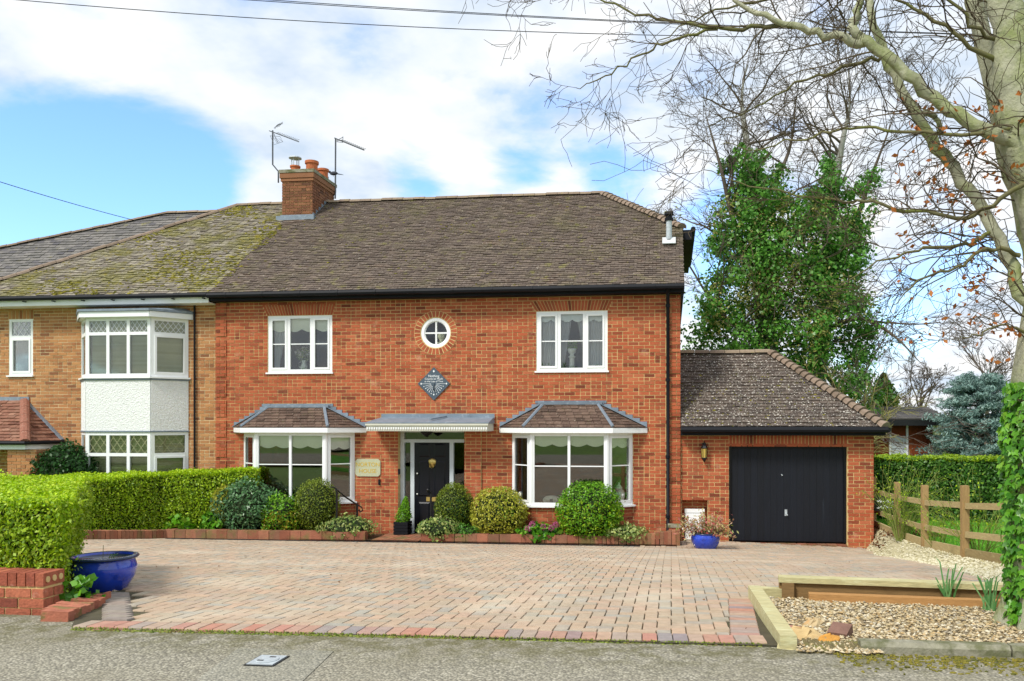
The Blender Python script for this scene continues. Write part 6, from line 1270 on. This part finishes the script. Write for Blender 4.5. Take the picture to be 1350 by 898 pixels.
for pts, rs, lev in tw:
    px, py = proj(*pts[-1])
    if px > 1180 and 110 < py < 480 and R.random() < .16 + .22 * (px > 1270): lp_ += [tuple(pts[-1] + Vector((R.gauss(0, .02), R.gauss(0, .02), R.gauss(-.02, .02)))) for _ in range(R.randint(1, 3))]
lp_ = np.array(lp_); leaves('copper_leaves', lp_, np.tile((0, -.8, .1), (len(lp_), 1)), .046, LBR, bt_, kind='stuff', asp=.6)
# ivy climbing the trunk
ivy = thing('ivy', 'bright green ivy climbing the near trunk at the edge of the drive', 'ivy', tb); mb = MB()
shp = [(0, -.5), (.32, -.42), (.5, -.02), (.2, .08), (0, .52), (-.2, .08), (-.5, -.02), (-.32, -.42)]
mb.add([(x, y, .06 * abs(x) * 2) for x, y in shp] + [(0, 0, -.03)], [(8, i, (i + 1) % 8) for i in range(8)]); ivl = mb.mesh('leaf'); ivl.materials.append(LIB); q_ = []
for i in range(2300):
    v = R.random(); z = PZ(1345, 800, W(1345, 700, 5.6).y) * 0 + 1.02 + v ** 1.05 * 1.75; wdt = .075 * math.sin(min(1, (v + .12)) * math.pi * .62) + .03
    if v > .82: wdt *= (1 - (v - .82) / .3)
    a = math.radians(R.gauss(196, 34) if i < 1500 else R.uniform(205, 350)); rr_ = .325 + R.uniform(.005, .02 + wdt * .75 * max(0, math.cos(a - math.radians(192)))); p = Vector((tb.x + rr_ * math.cos(a), tb.y + rr_ * math.sin(a), z)); 
    if i >= 1500 and z < 1.55 + .3 * math.sin(a * 3): continue
    n = Vector((math.cos(a), math.sin(a), .35 + R.uniform(-.3, .4))) + Vector((R.gauss(0, .35), R.gauss(-.25, .35), 0)); n.normalize()
    t1 = n.cross(Vector((0, 0, 1))).normalized(); t2 = n.cross(t1); s = R.uniform(.04, .075); an = R.gauss(0, .5); e1 = t1 * math.cos(an) + t2 * math.sin(an); e2 = n.cross(e1)
    q_.append((depth(p.x, p.y), Matrix(((e1.x * s, e2.x * s, n.x * s, p.x), (e1.y * s, e2.y * s, n.y * s, p.y), (e1.z * s, e2.z * s, n.z * s, p.z), (0, 0, 0, 1)))))
q_.sort(key=lambda q: q[0]); mb = MB(); pm = [tuple(v.co) for v in ivl.vertices]; pf = [tuple(p.vertices) for p in ivl.polygons]
for i, (d, M) in enumerate(q_):
    if i < 300: place(ivl, 'leaf', ivy, M)
    else: mb.M = M; mb.add(pm, pf)
mb.M = None; mb.build('leaf_mass', LIB, ivy, kind='stuff')
mb = MB()
for k in range(5): a = math.radians(165 + k * 18); mb.tube([(tb.x + .345 * math.cos(a), tb.y + .345 * math.sin(a), 1.0), (tb.x + .34 * math.cos(a + .1), tb.y + .34 * math.sin(a + .1), 1.6), (tb.x + .34 * math.cos(a), tb.y + .34 * math.sin(a), 2.5)], .012, 5)
mb.build('stem', TWG, ivy)
# ivy-clad tree behind the garage
DI = 26.0; it = thing('ivy_clad_tree', 'tall bare tree with two ivy covered trunks behind the garage roof', 'tree', W(1035, 630, DI))
tr_ = [([(1025, 640, DI), (1018, 520, DI), (1005, 380, DI), (1000, 280, DI), (985, 190, DI), (978, 130, DI), (985, 85, DI)], [.42, .36, .3, .2, .11, .05, .01]), ([(1060, 640, DI + .5), (1075, 500, DI + .5), (1090, 380, DI + .5), (1095, 280, DI + .3), (1110, 190, DI), (1120, 140, DI), (1118, 90, DI)], [.4, .34, .28, .18, .09, .04, .01]), ([(1090, 380, DI + .5), (1125, 300, DI), (1150, 230, DI - .5), (1180, 150, DI - 1)], [.13, .1, .05, .008]), ([(1005, 380, DI), (970, 300, DI - .5), (950, 220, DI - 1), (930, 150, DI - 1)], [.12, .09, .05, .008]),
       ([(1018, 470, DI), (970, 430, DI - .8), (940, 400, DI - 1), (905, 345, DI - 1.2), (885, 330, DI - 1.4)], [.09, .07, .045, .025, .008]), ([(1080, 440, DI), (1130, 420, DI - 1), (1175, 440, DI - 1.6), (1215, 480, DI - 2)], [.1, .07, .04, .008]), ([(1078, 480, DI), (1110, 520, DI - 1.5), (1150, 560, DI - 2.5), (1200, 580, DI - 3)], [.08, .06, .035, .008]), ([(1000, 280, DI), (1040, 200, DI), (1050, 120, DI)], [.1, .05, .008])]
tw = []
for pts, rs in tr_:
    cp, cr = curve(Wp(pts), rs); MB().tube(cp, cr, 8).build('trunk' if rs[0] > .3 else 'limb', BARG if rs[0] > .3 else TWF, it, smooth=True); L = sum((b - a).length for a, b in zip(cp, cp[1:]))
    for _ in range(int(L * 1.9)):
        i = R.randint(len(cp) // 4, len(cp) - 1); d = ((cp[i] - cp[i - 1]).normalized() * .5 + Vector((R.gauss(0, .75), R.gauss(0, .5), R.gauss(.18, .45)))).normalized(); grow(cp[i], d, R.uniform(1.3, 2.6), min(.045, cr[i] * .55), 3, R, tw, .62, .0, 5, (3, 4), .62, .17, .6)
sticks(tw, 'twigs', TWF, it, .0065, kind='stuff')
cl = []
for _ in range(660):
    t_ = R.random(); k = R.random()
    if k < .5: px = 985 + R.gauss(0, 1) * (26 if t_ > .45 else 16); y = 520 - t_ * 340 if False else 200 + t_ * 330; t_ = t_ ** .8; y = 200 + t_ * 330; sp_ = 4 + 33 * t_; px = 998 + R.gauss(-16 * t_, sp_ * 1.05)
    elif k < .88: t_ = R.random() ** .8; y = 225 + t_ * 300; px = 1092 + R.gauss(4 - 6 * t_, 6 + 34 * t_)
    elif k < .95: t_ = R.random(); y = 225 + t_ * 60; px = 1150 - t_ * 45 + R.gauss(0, 6)
    else: y = R.uniform(410, 540); px = R.uniform(928, 1000)
    if R.random() < .38:                                    # ragged upper sprays
        x0, y0_ = R.choice(((968, 186), (1000, 222), (1026, 214), (1072, 250), (1092, 205), (1114, 236), (1148, 228), (950, 300), (1128, 300), (934, 400), (1140, 420)))
        t_ = R.random(); y = y0_ + 150 * t_; px = (x0 - 55 * t_ if x0 == 1148 else x0) + R.gauss(0, 5 + 12 * t_); cl.append((W(px, y, DI + R.gauss(-.3, .7)), R.uniform(.2, .3) + .25 * t_)); continue
    if (k > .8 or R.random() < .12): px, y = R.gauss(1045, 20), 285 + 250 * R.random()
    if 1022 < px < 1046 and 350 < y < 450 and R.random() < .5: continue
    if px > 1140 and y > 260: px = 1138 - R.uniform(0, 25)
    cl.append((W(px, y, DI + R.gauss(-.3, .9)), R.uniform(.3, .75) * (.4 + .6 * min(1, max(0, (y - 190) / 150)))))
P_ = []; D_ = []
for c, r in cl: p, d = ball_pts(c, (r, r, r * .9), 84, lo=.5, bump=.2); P_.append(p); D_.append(d)
P_ = np.vstack(P_); leaves('ivy_foliage', P_, np.vstack(D_) + (0, -.3, .4), .112, LIV, it, kind='stuff', asp=.8)
cl = [W(R.gauss(1010, 28), R.gauss(375, 26), DI - 1.4) for _ in range(60)] + [W(R.gauss(935, 9), R.gauss(415, 20), DI - 1.4) for _ in range(14)] + [W(R.gauss(1040, 55), R.gauss(290, 22), DI - 1.3) for _ in range(60)] + [W(R.gauss(1085, 25), R.gauss(420, 50), DI - 1.6) for _ in range(40)]
P_ = [];
for c in cl: p, d = ball_pts(c, .5, 26, lo=.3); P_.append(p)
P_ = np.vstack(P_); leaves('catkins', P_, np.tile((0, -.5, .5), (len(P_), 1)), .10, leafmat('olive_ivy_flower', ['8f9446', 'a8a45e', '7a863c']), it, kind='stuff', asp=.5)
def bare_tree(name, label, px, y0, y1, dp, wpx, m, lev=4, n0=7, minr=.012, r0=.14, kids=(3, 4), group=None, cat='tree'):
    b = W(px, y0, dp); top = W(px, y1, dp); H = top.z - b.z; t_ = thing(name, label, cat, (b.x, b.y, 0), group); tw = []; MB().tube([(b.x, b.y, 0), (b.x + .05, b.y, b.z + H * .15), (b.x - .05, b.y, b.z + H * .4), (b.x + .1, b.y, b.z + H * .75)], [r0, r0 * .8, r0 * .6, r0 * .2], 7).build('trunk', m, t_); wd_ = wpx / F * dp / 2
    for i in range(n0):
        f = R.uniform(.05, .7); p = Vector((b.x, b.y, b.z + H * f)); an = R.uniform(0, 6.28); d = Vector((math.cos(an) * wd_ * .9, math.sin(an) * wd_ * .6, H * R.uniform(.25, .8))); grow(p, d, d.length * .62, r0 * .45, lev, R, tw, .55, .01, 5, kids, .6, .16, .6)
    sticks(tw, 'twigs', m, t_, minr, kind='stuff'); return t_
GT = 'bare trees beyond the garden'
bare_tree('bare_tree', 'bare tree between the small conifer and the blue spruce', 1213, 590, 482, 42, 70, TWF, 4, 9, .009, .12, group=GT); bare_tree('bare_tree', 'bare spreading tree rising above the blue spruce', 1300, 560, 462, 46, 120, TWF, 4, 12, .009, .14, group=GT); bare_tree('bare_tree', 'small bare tree showing over the shed roof beside the garage hip', 1140, 590, 440, 38, 120, TWF, 4, 10, .008, .1, group=GT)
bare_tree('pale_twiggy_tree', 'pale yellowish bare shrub tree leaning over the garage eaves', 1120, 640, 510, 20.5, 170, TWY, 3, 16, .006, .06)
for px, y0, y1, dp, w_2, lb in ((1188, 705, 610, 15.2, 55, 'arching green twigged shrub behind the nearest corner of the garage'), (1290, 725, 625, 12.2, 85, 'sparse olive twigged shrub behind the last visible fence bay'), (1236, 718, 655, 13.6, 40, 'low bare shrub behind the middle fence bay')):
    b = W(px, y0, dp); t_ = thing('garden_shrub', lb, 'shrub', b, 'shrubs behind the fence'); tw = []
    for i in range(44 if w_2 == 55 else 26 if w_2 > 50 else 10): an = R.uniform(0, 6.28); H = (y0 - y1) / F * dp; grow((b.x + .08 * math.cos(an), b.y + .08 * math.sin(an), float(T(b.x, b.y))), (math.cos(an) * w_2 / F * dp * .5, math.sin(an) * .4, H), H * R.uniform(.6, .95), .008, 1, R, tw, .5, -.03, 5, (3, 5), .5, .14, .6)
    sticks(tw, 'twigs', TWN, t_, .003, kind='stuff'); pp = np.array([tuple(pt) for s in tw for pt in s[0][2:]]); k = NR.choice(len(pp), min(len(pp), 900)); pp = pp[k] + NR.normal(0, .03, (len(k), 3)); leaves('foliage', pp, np.tile((0, -.3, .8), (len(pp), 1)), .038, LHE, t_, kind='stuff')
# small conifer and blue spruce beyond the hedge
b = W(1165, 600, 30); cn = thing('small_conifer', 'small yellowish green conifer behind the garage hip', 'conifer', (b.x, b.y, 0)); MB().tube([(b.x, b.y, 0), (b.x, b.y, 3.4)], .09, 6).build('trunk', TWG, cn); n_ = 14000; h = NR.uniform(0, 1, n_) ** 1.2; a = NR.uniform(0, 6.28, n_); rr_ = 1.7 * (1 - h) ** .85 * (NR.uniform(.55, 1.05, n_)) * (1 + .18 * np.sin(a * 3 + h * 25)) + .03; p = np.column_stack([b.x + rr_ * np.cos(a), b.y + rr_ * np.sin(a), h * 4.3]); leaves('crown', p, np.column_stack([np.cos(a), np.sin(a), h * 0 + .6]), .13, LCO, cn, asp=.4)
b = W(1290, 610, 24); sp = thing('blue_spruce', 'dense blue grey spruce behind the hedge by the fence', 'conifer', (b.x, b.y, 0)); MB().tube([(b.x, b.y, 0), (b.x + .1, b.y, 3.6)], [.16, .05], 7).build('trunk', TWG, sp); P_ = []; D_ = []; br = MB()
for i in range(330):
    f = R.random(); z = .5 + f * 3.35; a = R.uniform(0, 6.28); Lb = (1.7 * (1 - f) ** .36 + .2) * R.uniform(.6, 1.0); 
    if z < 1.0: Lb *= .9
    p0 = Vector((b.x, b.y, z - .12)); p1 = Vector((b.x + Lb * math.cos(a), b.y + Lb * math.sin(a), z + R.uniform(-.12, .1)))
    if i < 80: br.tube([p0, (p0 + p1) / 2 + Vector((0, 0, -.05)), p1], [.025, .018, .006], 4)
    for s in (.45, .65, .82, 1.0): c = p0 + (p1 - p0) * s; pp, dd = ball_pts(c, (.2, .2, .09), 34, lo=.3, bump=.2); P_.append(pp); D_.append(dd + (0, 0, .8))
br.build('branch', TWG, sp); leaves('foliage', np.vstack(P_), np.vstack(D_), .12, LSP, sp, asp=.28, kind='stuff')
# daffodil clumps, grass
def blades(name, label, pts, hts, m, wd_, kind=None, cat=None, bend=.35, loc=None):
    mb = MB()
    for (x, y, z), h in zip(pts, hts):
        a = R.uniform(0, 6.28); bd_ = h * bend * R.uniform(.3, 1.3); dx, dy_ = math.cos(a) * bd_, math.sin(a) * bd_; wx_, wy_ = -math.sin(a + R.uniform(-.8, .8)) * wd_ / 2, math.cos(a + R.uniform(-.8, .8)) * wd_ / 2
        mb.add([(x - wx_, y - wy_, z), (x + wx_, y + wy_, z), (x + dx * .35 + wx_ * .9, y + dy_ * .35 + wy_ * .9, z + h * .6), (x + dx * .35 - wx_ * .9, y + dy_ * .35 - wy_ * .9, z + h * .6), (x + dx, y + dy_, z + h * R.uniform(.8, 1))], [(0, 1, 2, 3), (3, 2, 4)])
    return tag(mb.build(name, m, loc=loc), label, cat, kind)
for px, py, hh, nb_, lb in ((1248, 803, .37, 16, 'clump of daffodil leaves in the gravel before the retaining wall'), (1305, 812, .3, 22, 'clump of daffodil leaves in the gravel near the beech trunk')):
    g = G(px, py); d_ = thing('daffodil_clump', lb, 'plant', g, 'daffodil clumps in the gravel bed')
    for i in range(nb_):
        x, y = g.x + R.gauss(0, .022), g.y + R.gauss(0, .018); a = R.uniform(0, 6.28); h = hh * R.uniform(.6, 1.25); k = R.uniform(.1, .75); dx, dy_ = math.cos(a) * h * k, math.sin(a) * h * k * .5; w2 = .007; mb = MB(); cs = [(x, y, g.z), (x + dx * .2, y + dy_ * .2, g.z + h * .45), (x + dx * .55, y + dy_ * .55, g.z + h * .85), (x + dx, y + dy_, g.z + h * (1.0 - k * .25))]
        vs = [];  [vs.extend([(c[0] - w2 * q, c[1], c[2]), (c[0] + w2 * q, c[1] + .002, c[2])]) for c, q in zip(cs, (1, 1, .8, .15))]; mb.add(vs, [(0, 1, 3, 2), (2, 3, 5, 4), (4, 5, 7, 6)]); mb.build('blade', DAF, d_)
pts = [];
while len(pts) < 16000:
    y = R.uniform(-9, 2.2); x = 4.36 + abs(R.gauss(0, 1.6)) 
    if x > 9: continue
    pts.append((x, y, float(T(x, y)) - .005))
blades('lawn_grass', 'bright green lawn grass behind the post and rail fence', pts, [R.uniform(.03, .075) if R.random() < .93 else R.uniform(.12, .25) for _ in pts], GRS, .009, kind='stuff')
pp = np.array([(x_, y_, float(T(x_, y_)) + R.uniform(.005, .05)) for x_, y_ in ((R.uniform(4.02, 5.2), R.uniform(-.9, .7)) for _ in range(700))]); leaves('fallen_leaves', pp, np.tile((0, 0, 1.), (700, 1)), .07, mat('brown_leaf', ['5a3a22', '6e4a2c', '4a3020', '8a6038'], nam=.3), kind='stuff', label='brown fallen leaves at the corner of the garage by the fence')
# grassy bank and wood across the road (seen in the window glass)
P_ = []; 
for i in range(110): x = R.uniform(-45, 45); y = R.uniform(-70, -58); z = float(T(x, y)); p, d = ball_pts((x, y, z + R.uniform(.3, 1.0)), (2.6, 2.2, R.uniform(1.2, 2.0)), 420, lo=.5); P_.append(p)
P_ = np.vstack(P_); leaves('woodland', P_, np.tile((0, .5, .6), (len(P_), 1)), .38, LGR, kind='stuff', label='dark wood on the bank across the road mirrored in the windows')

P_ = []
for i in range(90): x = R.uniform(-10, 70); y = R.uniform(58, 75); p, d = ball_pts((x, y, R.uniform(.5, 2)), (2.4, 2, R.uniform(1.6, 3.2)), 260, lo=.5); P_.append(p)
P_ = np.vstack(P_); leaves('far_shrubbery', P_, np.tile((0, -.5, .6), (len(P_), 1)), .42, leafmat('far_foliage', ['4c5a38', '5c6a44', '6c7850', '7a7c58']), kind='stuff', label='distant grey green shrubbery beyond the gardens')

pts = [(R.uniform(-6, 2.5), R.uniform(-11.6, -1.6)) for _ in range(150)]; pts = [(x, y, float(T(x, y)) + .034) for x, y in pts if inside(x, y, DRV)]
leaves('leaf_litter', np.array(pts), np.tile((0, 0, 1.), (len(pts), 1)), .03, bpy.data.materials['brown_leaf'], kind='stuff', jit=.35, label='a few brown leaf scraps blown across the block paving')
